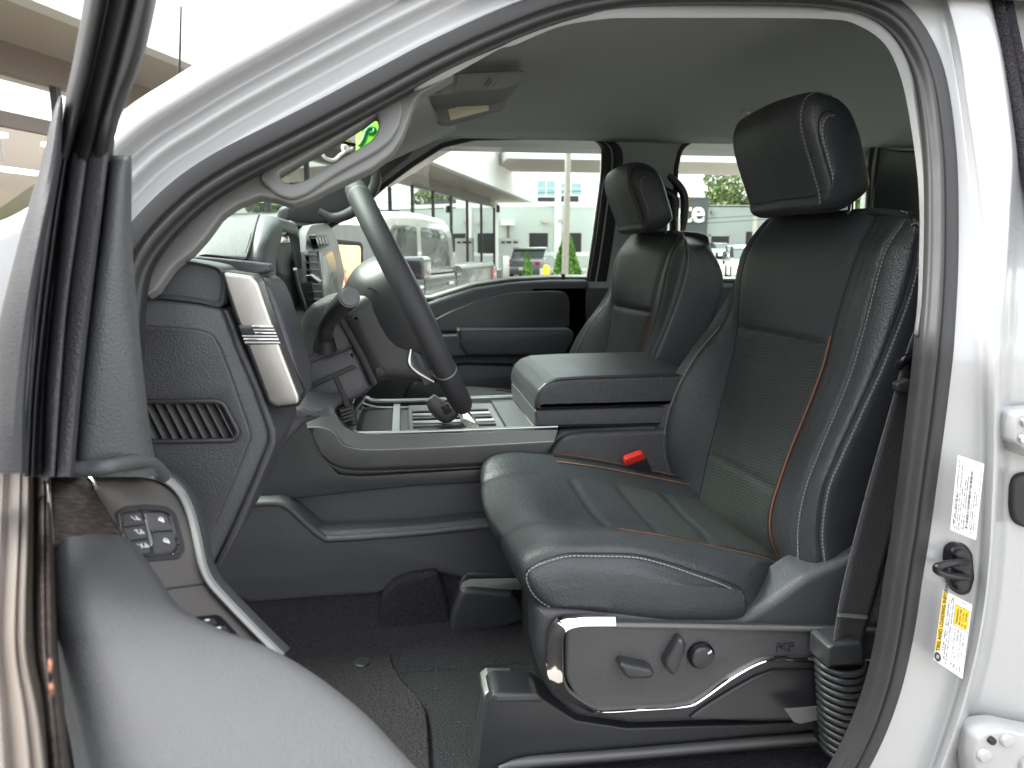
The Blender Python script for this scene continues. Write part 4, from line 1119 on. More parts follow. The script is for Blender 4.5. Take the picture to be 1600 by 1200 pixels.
for nm, a_, b_ in (('cushion_insert', 6 * 14 + 60, 8 * 14 - 2), ('cushion_insert', 8 * 14 + 2, 9 * 14 - 2), ('cushion_insert', 9 * 14 + 2, 11 * 14)):
    if nm and a_ < 7 * 14 + 2: a_ = 7 * 14 + 2
    gi = gc[5 * 8 + 1:9 * 8, a_:b_] + ncn[5 * 8 + 1:9 * 8, a_:b_] * .0011
    grid(nm, M['perf'], seat, gi, smooth=70)
pp_ = Bag()
pp_.tube(gc[9 * 8, 7 * 14 + 3:10 * 14 + 6] + ncn[9 * 8, 7 * 14 + 3:10 * 14 + 6] * .0026, .0015)
pp_.obj('cushion_piping', M['orange'], seat)
sm = Bag(); st_ = Bag(); far_ = Bag()
p_ = gc[13 * 8, 1 * 14:11 * 14]; n_ = ncn[13 * 8, 1 * 14:11 * 14]
sm.tube(p_ + n_ * .0002, .0011, 6)
stitches(st_, gc[13 * 8 + 3, 1 * 14:11 * 14] + ncn[13 * 8 + 3, 1 * 14:11 * 14] * .0013, ncn[13 * 8 + 3, 14:11 * 14], .0060, (.0021, .0009, .0008))
for rr_ in (4 * 8 - 3, 4 * 8 + 3):
    stitches(far_, gc[rr_, 7 * 14 - 4:10 * 14] + ncn[rr_, 7 * 14 - 4:10 * 14] * .0012, ncn[rr_, 7 * 14 - 4:10 * 14], .0060, (.0022, .0010, .0009))
Bag().tube(gc[4 * 8, 7 * 14 - 4:10 * 14] + ncn[4 * 8, 7 * 14 - 4:10 * 14] * .0008, .0016, 6).obj('bolster_seam', M['black'], cu)
p_ = gc[9 * 8, 3 * 14:7 * 14 + 3]; Bag().tube(p_ + ncn[9 * 8, 3 * 14:7 * 14 + 3] * .0002, .0010, 6).obj('front_seam', M['black'], cu)
sm.obj('cushion_seam', M['black'], cu)
o = st_.obj('cushion_stitching', M['thread'], cu); o['kind'] = 'stuff'
o = far_.obj('copper_stitching', M['copperthread'], cu); o['kind'] = 'stuff'

# ---- side shield with chrome trim and switches
YS = -.690
prism('side_shield', M['plastic'], seat, [(838, 968), (842, 954, 8), (870, 951), (960, 953), (1040, 964), (1160, 966), (1205, 940), (1260, 900), (1330, 870), (1440, 820), (1440, 1125), (1180, 1128), (990, 1135), (900, 1122), (862, 1090), (846, 1060), (838, 1020)], -.668, -.60, .014, 10, seg=5)
prism('switch_panel', M['panel'], seat, [(884, 980), (940, 974), (1300, 984), (1440, 984), (1440, 1030), (1300, 1030), (1210, 1030), (1185, 1038), (1120, 1082), (1085, 1104), (1060, 1108), (950, 1114), (925, 1106), (900, 1090), (884, 1062)], YS + .008, -.64, .006, 12, seg=4)
ctr = cpx([(962, 977), (930, 977), (905, 978), (886, 984), (878, 1000), (878, 1030), (880, 1060), (888, 1080), (905, 1095), (928, 1108), (945, 1112), (1000, 1109), (1070, 1104), (1095, 1094), (1140, 1062), (1178, 1040), (1205, 1031), (1240, 1030), (1300, 1031), (1420, 1032)], 4)
pts = [P(x, y, YS) for x, y in ctr]
wd = np.interp(np.linspace(0, 1, len(pts)), [0, .12, .16, .3, .36, .45, .6, 1], [.006, .006, .009, .013, .008, .0055, .004, .0045])
rows = []
tt = np.gradient(np.array([tuple(p) for p in pts]), axis=0); tt /= np.linalg.norm(tt, axis=1, keepdims=True)
for p, t, w in zip(pts, tt, wd):
    b = Vector(t).cross(V(0, -1, 0)).normalized()
    sgn = 1
    rows.append([tuple(p + b * (-.003) + V(0, .010, 0)), tuple(p + b * (-.002) + V(0, 0, 0)), tuple(p + V(0, -.0025, 0)), tuple(p + b * (.002) + V(0, -.001, 0)), tuple(p + b * w * .8 + V(0, .001, 0)), tuple(p + b * w * 1.6 + V(0, .005, 0)), tuple(p + b * w * 1.65 + V(0, .016, 0))])
gg = np.array(rows)
cbz = gg[:, :, 2].mean()
grid('chrome_trim', M['chrome'], seat, gg, smooth=40)
tube('panel_ridge', M['warmgrey'], seat, [P(962, 977, YS + .002), P(1100, 979, YS + .004), P(1300, 984, YS + .005), P(1440, 986, YS + .005)], .0040, 8, n=4)
prism('shield_step', M['plastic2'], seat, [(1095, 1108), (1140, 1080), (1180, 1058), (1210, 1047), (1440, 1047), (1440, 1126), (1180, 1128), (1075, 1124)], YS + .016, -.64, .004, 8)
# switches
prism('slide_switch', M['plastic2'], seat, [(968, 1041), (974, 1037), (1018, 1046), (1024, 1052), (1019, 1061), (985, 1063), (977, 1058)], YS - .014, YS + .01, .005, 3)
prism('recline_switch', M['plastic2'], seat, [(1062, 1002), (1068, 1000), (1073, 1006), (1071, 1020), (1058, 1054), (1051, 1058), (1040, 1044), (1041, 1036)], YS - .012, YS + .01, .005, 4)
cx_ = P(1097, 1026, YS)
circ = lambda r: [(r * math.cos(a), r * math.sin(a)) for a in np.linspace(0, 2 * math.pi, 32, endpoint=False)]
plate('lumbar_knob', M['plastic2'], seat, [circ(.0168)], cx_ + V(0, -.006, 0), (1, 0, 0), (0, 0, 1), .012, .003, 3)
plate('knob_ring', M['gloss'], seat, [circ(.0195), circ(.0176)], cx_ + V(0, .0005, 0), (1, 0, 0), (0, 0, 1), .006, .001, 2)
prism('knob_mark', M['paper'], seat, [(1106, 1021), (1112, 1017), (1113, 1019), (1107, 1023)], YS - .0075, YS, .0002, 0)
# raised lettering on the shield
text_on('raised_lettering', 'FCF', M['plastic2'], seat, P(1212, 1018, YS + .006), (1, 0, -.02), (0, 0, 1), .017, .0012, bold=.0002)
# floor rail and its cover
prism('seat_rail_cover', M['plastic2'], seat, [(746, 1215), (752, 1150), (762, 1098), (770, 1086), (780, 1083), (838, 1084), (860, 1100), (900, 1126), (980, 1138), (1180, 1132), (1292, 1126), (1360, 1112), (1360, 1160), (1150, 1176), (900, 1198), (800, 1206), (762, 1218)], -.62, -.56, .003, 6, seg=3)
tube('rail_edge', M['warmgrey'], seat, [P(780, 1200, -.625), P(830, 1190, -.63), P(1000, 1176, -.63), P(1180, 1160, -.63), P(1340, 1147, -.63)], [.004, .008, .008, .008, .007], 10, n=4)
prism('rail_top', M['panel'], seat, [(774, 1086), (840, 1085), (850, 1096), (772, 1098)], -.622, -.58, .003, 2)
prism('rail_bracket', M['steel'], seat, [(756, 1086), (766, 1078), (806, 1078), (806, 1084), (768, 1086), (766, 1110), (758, 1108)], -.60, -.54, .002, 2)
box('seat_frame', M['black'], seat, (.22, -.59, ZF + .03), (.68, -.18, 1.05), .01)
prism('far_rail_cover', M['plastic2'], seat, [(702, 990), (705, 960), (714, 935), (722, 922), (735, 919), (800, 925), (830, 968), (788, 986), (772, 1008), (712, 1012)], -.235, -.17, .012, 5, seg=4)
prism('far_rail', M['steel'], seat, [(718, 922), (726, 905), (734, 901), (830, 905), (830, 922)], -.225, -.20, .002, 2)
prism('rail_hook', M['black'], seat, [(722, 910), (730, 899), (830, 898), (830, 903), (735, 905)], -.23, -.226, .001, 1)
# buckle stalk is a thing of its own
bu = thing('seat_belt_buckle', 'black seat belt buckle with a red release button beside the seat cushion', 'buckle', tuple(P(1010, 760, -.19)))
bp_ = plane3(P(980, 720, -.20), P(1005, 712, -.20), P(1000, 762, -.175))
plate3('buckle_body', M['plastic2'], bu, [(976, 722), (1004, 709), (1012, 718), (1026, 754), (1022, 762), (1008, 768), (996, 758)], bp_, .018, .004, 3)
plate3('release_button', M['red'], bu, [(977, 718), (1004, 708), (1009, 713), (1010, 717), (979, 729), (976, 725)], bp_, .014, .002, 2, lift=.002)
plate3('buckle_stalk', M['black'], bu, [(1008, 760), (1022, 754), (1030, 800), (1018, 804)], bp_, .008, .002, 2, lift=-.006)

# ---- the passenger seat: a copy of the whole thing
def copy_tree(root):
    r = root.copy(); scene.collection.objects.link(r)
    for ch in root.children:
        c = ch.copy(); scene.collection.objects.link(c); c.parent = r
        for s in ch.children:
            d = s.copy(); scene.collection.objects.link(d); d.parent = c
    return r
ps = copy_tree(seat)
ps.name = 'passenger_seat'
ps.location = seat.location + V(-.02, .80, -.012)
ps['label'] = 'farther black leather front seat beyond the centre armrest box'

# ------------------------------------------------------------------ SEAT BELT
sb = thing('seat_belt', 'black seat belt webbing running down beside the front seat into a ribbed boot', 'seat belt', tuple(P(1320, 1130, -.72)))
wl = [(1428, 520), (1412, 566), (1397, 620), (1377, 690), (1357, 760), (1336, 840), (1319, 910), (1309, 960), (1302, 1012)]
wr = [(1462, 530), (1448, 575), (1440, 630), (1428, 700), (1412, 770), (1394, 840), (1372, 920), (1358, 968), (1346, 1012)]
a, b = resample(cr(wl, 6), 50), resample(cr(wr, 6), 50)
g_ = np.array([[tuple(P(*(a[i] * (1 - t) + b[i] * t), -.735 + .004 * math.sin(t * 3.1) + .02 * t)) for t in np.linspace(0, 1, 7)] for i in range(50)])
grid('webbing', M['web'], sb, g_, thick=.0015)
g2 = np.array([[tuple(P(*(a[i] * (1 - t) + b[i] * t + (26, 6)), -.70)) for t in np.linspace(0, 1, 4)] for i in range(0, 46)])
grid('webbing', M['web'], sb, g2, thick=.0015)
prism('fold_clip', M['silver'], sb, [(1312, 960), (1357, 964), (1356, 968), (1311, 964)], -.7385, -.733, .0005, 0)
tube('belt_guide', M['gloss'], sb, [P(1402, 575, -.73), P(1412, 562, -.735), P(1424, 560, -.735), P(1428, 575, -.73), P(1424, 600, -.73)], .006, 10, n=5)
prism('latch_plate', M['plastic2'], sb, [(1400, 600), (1422, 592), (1430, 604), (1418, 616), (1404, 612)], -.745, -.735, .003, 4)
bt = prism('boot_collar', M['plastic2'], sb, [(1294, 1013), (1302, 1008), (1346, 1004), (1350, 1010), (1351, 1040), (1292, 1044)], -.745, -.70, .004, 3)
for k in range(13):
    y = 1040 + k * 11.0
    x0, x1 = 1288 + k * .6, 1350 - k * .2
    if k > 7: x1 -= (k - 7) * 5
    p0, p1 = P(x0, y + 3, -.725), P(x1, y - 3, -.72)
    mid = (p0 + p1) / 2 + V(0, -.018, -.001)
    tube('boot_rib', M['plastic2'], sb, [p0 + V(0, .02, 0), p0, mid - (p1 - p0) * .22 , mid + (p1 - p0) * .22, p1, p1 + V(0, .02, 0)], .0048, 8, n=3)
prism('boot_core', M['black'], sb, [(1294, 1030), (1346, 1030), (1340, 1120), (1310, 1190), (1296, 1180)], -.722, -.68, .004, 4)
pr = prism('paper_tag', M['trimgrey'], None, [(1226, 1108), (1290, 1103), (1291, 1122), (1250, 1131), (1240, 1128)], -.700, -.6985, 0, 1)
tag(pr, 'pale grey paper tag lying on the seat rail beside the belt boot', 'tag')
# belt guide loop on the far front seat shoulder
bl = tube('belt_loop', M['plastic2'], None, [P(x, y, .72) for x, y in ((1043, 273), (1062, 292), (1070, 312), (1068, 345), (1062, 362), (1054, 340), (1054, 312), (1042, 300), (1034, 300))], .014, 10, n=5)
tag(bl, 'black belt guide loop behind the far front headrest', 'belt guide')
# ------------------------------------------------------------------ OPEN DRIVER DOOR in the left foreground
door = thing('driver_door', 'open driver door with grey armrest, wood grain patch and lock buttons', 'car door', (-.30, -1.05, .6))
# window frame upright: rubber channel above, grooved mouldings below
def strip(name, m, tab, parent=door, label=None, thick=.0, smooth=40):
    """tab: list of (y, [(x, Y depth), ...])"""
    rows = [[tuple(P(x, y, d)) for x, d in r] for y, r in tab]
    g = fine(np.array(rows), 6, 4)
    return grid(name, m, parent, g, thick=thick, label=label, smooth=smooth)
strip('window_channel', M['rubber'], [
    (-60, [(142, -1.0), (139, -1.045), (150, -1.06), (168, -1.058), (178, -1.04), (188, -1.045), (205, -1.055), (216, -1.045), (224, -1.052), (240, -1.05), (252, -1.03), (256, -.99)]),
    (0, [(134, -1.0), (131, -1.045), (141, -1.06), (158, -1.058), (168, -1.04), (178, -1.045), (196, -1.055), (206, -1.045), (214, -1.052), (230, -1.05), (241, -1.03), (245, -.99)]),
    (90, [(118, -1.0), (115, -1.045), (124, -1.06), (140, -1.058), (149, -1.04), (157, -1.045), (174, -1.055), (183, -1.045), (192, -1.052), (208, -1.05), (220, -1.03), (224, -.99)]),
    (160, [(104, -1.0), (101, -1.045), (108, -1.06), (124, -1.058), (132, -1.04), (140, -1.045), (156, -1.055), (164, -1.045), (172, -1.052), (182, -1.05), (192, -1.03), (196, -.99)]),
    (205, [(98, -1.0), (96, -1.045), (101, -1.06), (114, -1.058), (121, -1.03), (130, -1.045), (146, -1.052), (152, -1.045), (158, -1.052), (172, -1.05), (178, -1.03), (182, -.99)]),
    (248, [(94, -1.0), (92, -1.045), (96, -1.055), (104, -1.05), (109, -1.02), (117, -1.04), (136, -1.045), (142, -1.035), (147, -1.042), (164, -1.042), (172, -1.02), (176, -.99)])])
strip('channel_moulding', M['plastic'], [
    (238, [(92, -1.0), (92, -1.05), (97, -1.056), (100, -1.045), (104, -1.05), (107, -1.02), (112, -1.015), (114, -1.038), (136, -1.042), (140, -1.03), (142, -1.040), (168, -1.042), (170, -1.01), (174, -.985)]),
    (340, [(72, -1.0), (73, -1.06), (80, -1.066), (83, -1.055), (88, -1.06), (92, -1.03), (98, -1.02), (101, -1.045), (122, -1.048), (126, -1.035), (128, -1.046), (156, -1.046), (158, -1.01), (162, -.985)]),
    (480, [(54, -1.0), (55, -1.07), (61, -1.078), (64, -1.065), (70, -1.07), (74, -1.03), (82, -1.025), (85, -1.05), (103, -1.054), (108, -1.04), (110, -1.052), (139, -1.05), (141, -1.01), (146, -.985)]),
    (620, [(42, -1.0), (43, -1.08), (48, -1.088), (51, -1.075), (56, -1.08), (60, -1.04), (70, -1.035), (73, -1.06), (92, -1.062), (96, -1.05), (98, -1.060), (124, -1.056), (126, -1.01), (132, -.985)]),
    (745, [(38, -1.0), (38, -1.09), (42, -1.098), (45, -1.085), (50, -1.09), (54, -1.05), (66, -1.045), (70, -1.068), (84, -1.07), (88, -1.058), (90, -1.068), (114, -1.06), (116, -1.01), (124, -.985)])])
strip('mirror_sail', M['sail'], [
    (150, [(93, -1.06), (94, -1.085), (96, -1.085), (97, -1.06)]),
    (180, [(82, -1.06), (84, -1.09), (96, -1.09), (98, -1.05)]),
    (260, [(62, -1.06), (66, -1.10), (90, -1.10), (93, -1.05)]),
    (360, [(34, -1.06), (38, -1.11), (70, -1.12), (74, -1.06)]),
    (480, [(4, -1.06), (8, -1.12), (50, -1.135), (55, -1.07)]),
    (620, [(-24, -1.06), (-18, -1.12), (36, -1.145), (42, -1.08)]),
    (740, [(-50, -1.06), (-44, -1.12), (34, -1.15), (40, -1.08)])])
strip('front_panel', M['pad'], [
    (243, [(176, -.99), (178, -1.01), (194, -1.016), (202, -1.008), (205, -.985), (203, -.92)]),
    (262, [(170, -.99), (172, -1.02), (190, -1.026), (202, -1.016), (206, -.985), (204, -.92)]),
    (360, [(158, -.99), (160, -1.025), (180, -1.032), (200, -1.02), (206, -.985), (204, -.92)]),
    (480, [(141, -.99), (143, -1.028), (166, -1.036), (206, -1.02), (214, -.985), (212, -.92)]),
    (600, [(126, -.99), (128, -1.03), (156, -1.038), (218, -1.018), (226, -.98), (224, -.92)]),
    (700, [(116, -.99), (118, -1.03), (148, -1.038), (230, -1.01), (238, -.975), (236, -.92)]),
    (745, [(112, -.99), (114, -1.03), (146, -1.038), (238, -1.005), (246, -.97), (244, -.92)])])
# lip along the bottom of the front panel
tube('panel_lip', M['pad'], door, [P(110, 734, -1.045), P(140, 732, -1.045), P(165, 730, -1.045), P(195, 724, -1.03), P(222, 722, -1.01), P(240, 728, -.99), P(256, 744, -.97)], .006, 10, n=5)
# belt line mouldings, running towards the camera
ZB = 1.372
def zrow(y, xs):
    return [tuple(PZ(x, y, z)) for x, z in xs]
rows = [zrow(y, [(l - 60, ZB), (l + .02 * w, ZB), (l + .25 * w, ZB + .002), (l + .45 * w, ZB - .002), (l + .5 * w, ZB + .001), (l + .72 * w, ZB + .004), (l + .78 * w, ZB + .001), (l + .9 * w, ZB + .004), (l + w, ZB + .001), (l + w, ZB - .03)])
        for y, l, w in ((700, -6, 53), (735, -8, 54), (840, -14, 58), (960, -22, 62), (1030, -22, 64), (1120, -20, 80), (1260, -14, 90))]
grid('belt_moulding', M['beige'], door, fine(np.array(rows), 6, 3), smooth=40)
rows = [zrow(y, [(l, ZB - .035), (l + .3 * (r - l), ZB - .03), (l + .45 * (r - l), ZB - .012), (l + .7 * (r - l), ZB - .008), (l + .75 * (r - l), ZB - .014), (l + .8 * (r - l), ZB - .008), (r, ZB - .012), (r + 8, ZB - .05)])
        for y, l, r in ((715, 42, 78), (760, 42, 80), (840, 41, 80), (960, 38, 82), (1030, 42, 84), (1100, 56, 92), (1260, 66, 108))]
grid('glass_slot', M['wood'], door, fine(np.array(rows), 6, 3), smooth=40)
# armrest: soft grained pad that widens towards the rear of the door
rows = []
for y, l, r, z in ((826, 76, 186, 1.338), (838, 74, 196, 1.346), (850, 75, 207, 1.346), (900, 77, 243, 1.342), (950, 80, 280, 1.338), (985, 82, 345, 1.334), (1010, 85, 412, 1.331), (1050, 92, 482, 1.328), (1110, 104, 560, 1.325), (1170, 116, 618, 1.323), (1260, 130, 700, 1.32)):
    w = r - l
    rows.append(zrow(y, [(l - 4, z - .05), (l, z - .02), (l + .06 * w, z - .005), (l + .2 * w, z + .001), (l + .5 * w, z + .002), (l + .8 * w, z), (l + .95 * w, z - .003), (r, z - .010), (r + 4, z - .022), (r + 2, z - .05), (r - 6, z - .12)]))
ga = fine(np.array(rows), 8, 6)
grid('armrest', M['softgrey'], door, ga, smooth=80)
# wood grain patch ahead of it
pw_ = plane3(PZ(100, 745, 1.372), PZ(150, 840, 1.345), PZ(80, 840, 1.350))
plate3('wood_patch', M['wood'], door, [(78, 744), (122, 742), (142, 750), (158, 778), (188, 824), (197, 848), (79, 850)], pw_, .02, .003, 5)
tube('patch_edge', M['silver'], door, [PN(x, y, pw_[0] + pw_[1] * .001, pw_[1]) for x, y in ((81, 850), (78, 800), (76, 746), (80, 741), (122, 739), (143, 748), (150, 762))], .0016, 8, n=4)
# grey switch panel curving down beside the armrest
pp_ = plane3(P(150, 742, -.955), P(318, 810, -.925), P(440, 1035, -1.09))
plate3('switch_panel', M['doorgrey'], door, [(138, 742), (226, 743), (262, 752), (290, 785), (303, 830), (316, 890), (340, 928), (400, 988), (450, 1036), (300, 1036), (230, 960), (150, 850)], pp_, .012, .004, 5)
plate3('panel_joint', M['plastic2'], door, [(246, 920), (322, 910), (322, 912), (246, 922)], pp_, .002, 0, 0, lift=.0008)
def pq(x, y, h=0.0): return PN(x, y, pp_[0] + pp_[1] * h, pp_[1])
rows = []
for x, y in cpx([(72, 752), (78, 742), (100, 739), (140, 738), (200, 738), (232, 740), (258, 748), (280, 766), (296, 795), (307, 835), (316, 880), (328, 908), (350, 934), (400, 986), (440, 1026)], 5):
    rows.append((x, y))
rr_ = np.array(rows); tn = np.gradient(rr_, axis=0); tn /= np.linalg.norm(tn, axis=1, keepdims=True); nn_ = np.stack([-tn[:, 1], tn[:, 0]], 1)
wd = np.interp(np.linspace(0, 1, len(rr_)), [0, .15, .35, 1], [2.5, 5, 7.5, 7.5])
gsl = np.array([[tuple(pq(x + a * w * nx, y + a * w * ny, h)) for a, h in ((-1, -.004), (-.9, .003), (-.2, .006), (.6, .005), (.95, .003), (1.0, -.003))] for (x, y), (nx, ny), w in zip(rr_, nn_, wd)])
grid('bright_edge', M['satin'], door, gsl, smooth=30)
gsl = np.array([[tuple(pq(x - a * w * nx, y - a * w * ny, h)) for a, h in ((1.0, .001), (1.3, .002), (1.8, -.004), (2.3, -.02), (2.5, -.06))] for (x, y), (nx, ny), w in zip(rr_, nn_, wd)])
grid('panel_edge', M['plastic'], door, gsl, smooth=60)
# lock and memory buttons in a chrome rim
bez = [(186, 799), (193, 796), (225, 795), (258, 797, 8), (268, 803, 6), (283, 856, 10), (274, 866), (216, 871), (205, 868), (190, 830)]
plate3('button_recess', M['plastic2'], door, [(180, 800), (192, 790, 8), (225, 787), (262, 790, 10), (276, 802, 8), (291, 858, 12), (280, 872), (210, 878), (188, 836)], pp_, .004, .001, 4, lift=.0012)
rim = plate3('button_rim', M['chrome'], door, bez, pp_, .004, .001, 4, lift=.0028)
plate3('button_bed', M['black'], door, [(190, 801), (196, 799), (226, 798), (256, 800, 6), (264, 806, 5), (278, 855, 8), (271, 862), (216, 867), (207, 864), (193, 830)], pp_, .004, .0005, 4, lift=.0034)
btn = [[(192, 803), (220, 800), (226, 817), (192, 821)], [(192, 824), (227, 820), (231, 839), (201, 843)], [(202, 846), (233, 842), (236, 862), (216, 865), (208, 862)],
       [(226, 801), (256, 802, 5), (262, 808), (271, 827), (238, 829), (230, 812)], [(239, 832), (272, 830), (276, 854, 6), (268, 861), (240, 864)]]
bo = []
for pts in btn:
    bo.append(plate3('button', M['panel'], door, pts, pp_, .004, .001, 1.5, lift=.0046))
plate3('button_divider', M['silver'], door, [(227, 811), (231, 812), (240, 848), (238, 852), (235, 850)], pp_, .003, .0006, 1, lift=.0050)
e1 = (pq(236, 822) - pq(200, 826)).normalized()
bag = Bag()
def ptext(px, py, s, h=.0051):
    # lettering that reads from the driver's seat, so upside down from here
    p = pq(px, py, h); n = pp_[1]
    ex = -e1; ey = n.cross(ex)
    return p, ex, ey, s
for b, (x, y, s) in zip(bo[:3], ((213, 806, 'P1'), (220, 827, 'P2'), (227, 848, 'PX'))):
    p, ex, ey, s = ptext(x, y, s)
    text_on('button_letters', s, M['paper'], b, p, ex, ey, .0078, .0001, bold=.00012)
for b, (x, y, op) in zip(bo[3:], ((252, 813, True), (260, 846, False))):
    p = pq(x, y, .0051); n = pp_[1]; ey = (pq(250, 800) - pq(254, 850)).normalized(); ex = ey.cross(n)
    bag = Bag()
    bag.box(p, ex * .0026, ey * .0019, n * .0001)
    w = .0016
    path = [p + ey * .0019 + ex * w, p + ey * .0040 + ex * w, p + ey * .0050, p + ey * .0040 - ex * w] + ([] if op else [p + ey * .0019 - ex * w])
    bag.tube(path, .00035, 6)
    bag.obj('padlock_mark', M['paper'], b)
# window switches in their pod, mostly behind the armrest
plate3('window_switch_pod', M['gloss'], door, [(286, 968), (300, 962), (338, 958), (348, 962), (382, 1000), (388, 1030), (300, 1020)], pp_, .006, .002, 5, lift=.003)
for k in range(3):
    a = (300 + k * 18, 968 + k * 12)
    plate3('window_switch', M['plastic2'], door, [(a[0], a[1]), (a[0] + 34, a[1] - 4), (a[0] + 42, a[1] + 5), (a[0] + 8, a[1] + 10)], pp_, .006, .002, 2, lift=.008)
    plate3('switch_mark', M['paper'], door, [(a[0] + 20, a[1]), (a[0] + 26, a[1] - 1), (a[0] + 28, a[1] + 1), (a[0] + 22, a[1] + 2)], pp_, .0004, 0, 0, lift=.0085)
# flecks of reflected light on the belt moulding, modelled as copper coloured slivers
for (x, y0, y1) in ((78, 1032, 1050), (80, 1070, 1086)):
    tube('copper_glint', M['orange'], door, [PZ(x, y0, ZB - .004), PZ(x + 1, (y0 + y1) / 2, ZB - .002), PZ(x, y1, ZB - .004)], .0008, 6)
# door body below the trim
H0, H1 = V(-.36, -.96, 0), V(-.02, -1.66, 0)
dd = (H1 - H0).normalized(); nn = V(-dd.y, dd.x, 0)
if nn.x < 0: nn = -nn
def dslab(name, m, s0, s1, o0, o1, z0, z1):
    q = [H0 + dd * s + nn * o + V(0, 0, z) for s in (s0, s1) for o in (o0, o1) for z in (z0, z1)]
    return obj(name, q, [(0, 1, 3, 2), (4, 6, 7, 5), (0, 4, 5, 1), (2, 3, 7, 6), (0, 2, 6, 4), (1, 5, 7, 3)], m, door, 0)
dslab('door_skin', M['white'], 0, 1.0, -.20, -.16, .45, 1.30)
dslab('door_liner', M['plastic'], .05, .9, -.16, -.06, .45, 1.24)

# ------------------------------------------------------------------ LABELS ON THE JAMB
def jlabel(corners, off):
    """corners in the photograph: A (reading start, low left), B (reading end), C, D. returns frame"""
    A, B, C, D = [PS(x, y, off) for x, y in corners]
    return A, B, C, D
def quad(name, m, parent, A, B, C, D, u0, u1, v0, v1, lift, t=.0004):
    n = (B - A).cross(D - A).normalized()
    if n.dot(CAM - A) < 0: n = -n
    f = lambda u, v: A + (B - A) * u + (D - A) * v + ((C - B) - (D - A)) * u * v + n * lift
    q = [f(u0, v0), f(u1, v0), f(u1, v1), f(u0, v1)]
    return obj(name, q + [p - n * t for p in q], [(0, 1, 2, 3), (7, 6, 5, 4), (0, 4, 5, 1), (1, 5, 6, 2), (2, 6, 7, 3), (3, 7, 4, 0)], m, parent, 0), f, n
def marks(name, parent, A, B, C, D, spec, m, lift):
    bag = Bag()
    n = (B - A).cross(D - A).normalized()
    if n.dot(CAM - A) < 0: n = -n
    f = lambda u, v: A + (B - A) * u + (D - A) * v + ((C - B) - (D - A)) * u * v + n * lift
    for u0, u1, v0, v1 in spec:
        bag.add([f(u0, v0), f(u1, v0), f(u1, v1), f(u0, v1)], [(0, 1, 2, 3)])
    o = bag.obj(name, m, parent, 0); o['kind'] = 'stuff'
    return o
rl = random.Random(4)
def textline(v0, h, u0, u1, cw=.009, gap=.25):
    sp, u = [], u0
    while u < u1 - cw:
        if rl.random() > gap:
            k = rl.random()
            sp.append((u, u + cw * .75, v0 + h * .1 * k, v0 + h * (.55 + .4 * rl.random())))
        u += cw * rl.uniform(1.0, 1.3)
    return sp
# certification label: text runs up the jamb; v goes from the right edge (top of the text) to the left edge
cl = thing('certification_label', 'white printed label with a bar code on the door jamb above the striker', 'label', tuple(PS(1508, 780, -.02)))
A, B, C, D = jlabel([(1525, 844), (1538, 725), (1497, 711), (1485, 828)], -.030)
quad('paper', M['paper'], cl, A, B, C, D, 0, 1, 0, 1, 0)
sp = [(.33, .34, .0, .02)]
for v, h, u0, u1 in ((.06, .035, .55, .93), (.13, .05, .05, .6), (.22, .05, .05, .62), (.30, .035, .15, .5), (.52, .05, .06, .80), (.60, .05, .06, .75), (.69, .05, .04, .62), (.77, .05, .04, .95), (.85, .05, .04, .55), (.90, .05, .04, .97)):
    sp += textline(v, h, u0, u1, .016)
marks('print', cl, A, B, C, D, sp, M['ink'], .0004)
sp, u = [], .10
while u < .86:
    w = rl.choice((.004, .008, .012)); sp.append((u, u + w, .38, .47)); u += w + rl.choice((.004, .006, .009))
marks('bar_code', cl, A, B, C, D, sp, M['ink'], .0004)
# tyre placard
tp = thing('tire_label', 'yellow and white tire loading label on the door jamb below the striker', 'label', tuple(PS(1488, 990, -.02)))
A, B, C, D = jlabel([(1459, 1031), (1474, 922), (1519, 945), (1504, 1061)], -.030)
quad('paper', M['paper'], tp, A, B, C, D, 0, 1, 0, 1, 0)
quad('yellow_header', M['yellow'], tp, A, B, C, D, .16, 1, 0, .15, .0005)
quad('yellow_block', M['yellow'], tp, A, B, C, D, .64, .90, .46, .93, .0005)
n = (B - A).cross(D - A).normalized()
if n.dot(CAM - A) < 0: n = -n
f = lambda u, v: A + (B - A) * u + (D - A) * v + ((C - B) - (D - A)) * u * v
ex = (B - A).normalized(); ey = (A - D).normalized()
text_on('header_print', 'TIRE AND LOADING INFORMATION', M['ink'], tp, f(.17, .125) + n * .0008, ex, ey, .0062, .0001, bold=.00012)
ctr_ = f(.075, .10) + n * .0006
bag = Bag(); circ_pts = [ctr_ + ex * .0055 * math.cos(a) + ey * .0055 * math.sin(a) for a in np.linspace(0, 2 * math.pi, 25)[:-1]]
bag.add(circ_pts, [tuple(range(24))]); bag.obj('round_mark', M['ink'], tp, 0)
marks('round_mark_print', tp, A, B, C, D, [(.05, .10, .06, .08), (.06, .075, .10, .13), (.085, .10, .10, .13)], M['paper'], .0009)
sp = []
for v, u0, u1 in ((.20, .17, .95), (.27, .10, .95), (.35, .05, .95)):
    sp += textline(v, .045, u0, u1, .014)
for v in (.52, .62, .72, .82):
    sp += textline(v, .06, .66, .88, .015, .1) + textline(v, .05, .42, .60, .013) + textline(v, .05, .18, .38, .013, .5) + textline(v, .05, .07, .14, .013)
sp += textline(.3, .07, .935, .985, .007) + textline(.6, .25, .94, .985, .01)
fr = [(.05, .052, .44, .95), (.62, .625, .44, .95), (.90, .905, .44, .95), (.05, .905, .44, .447), (.05, .905, .945, .953), (.40, .404, .44, .95), (.16, .163, .44, .95)]
marks('print', tp, A, B, C, D, sp + fr, M['ink'], .0010)

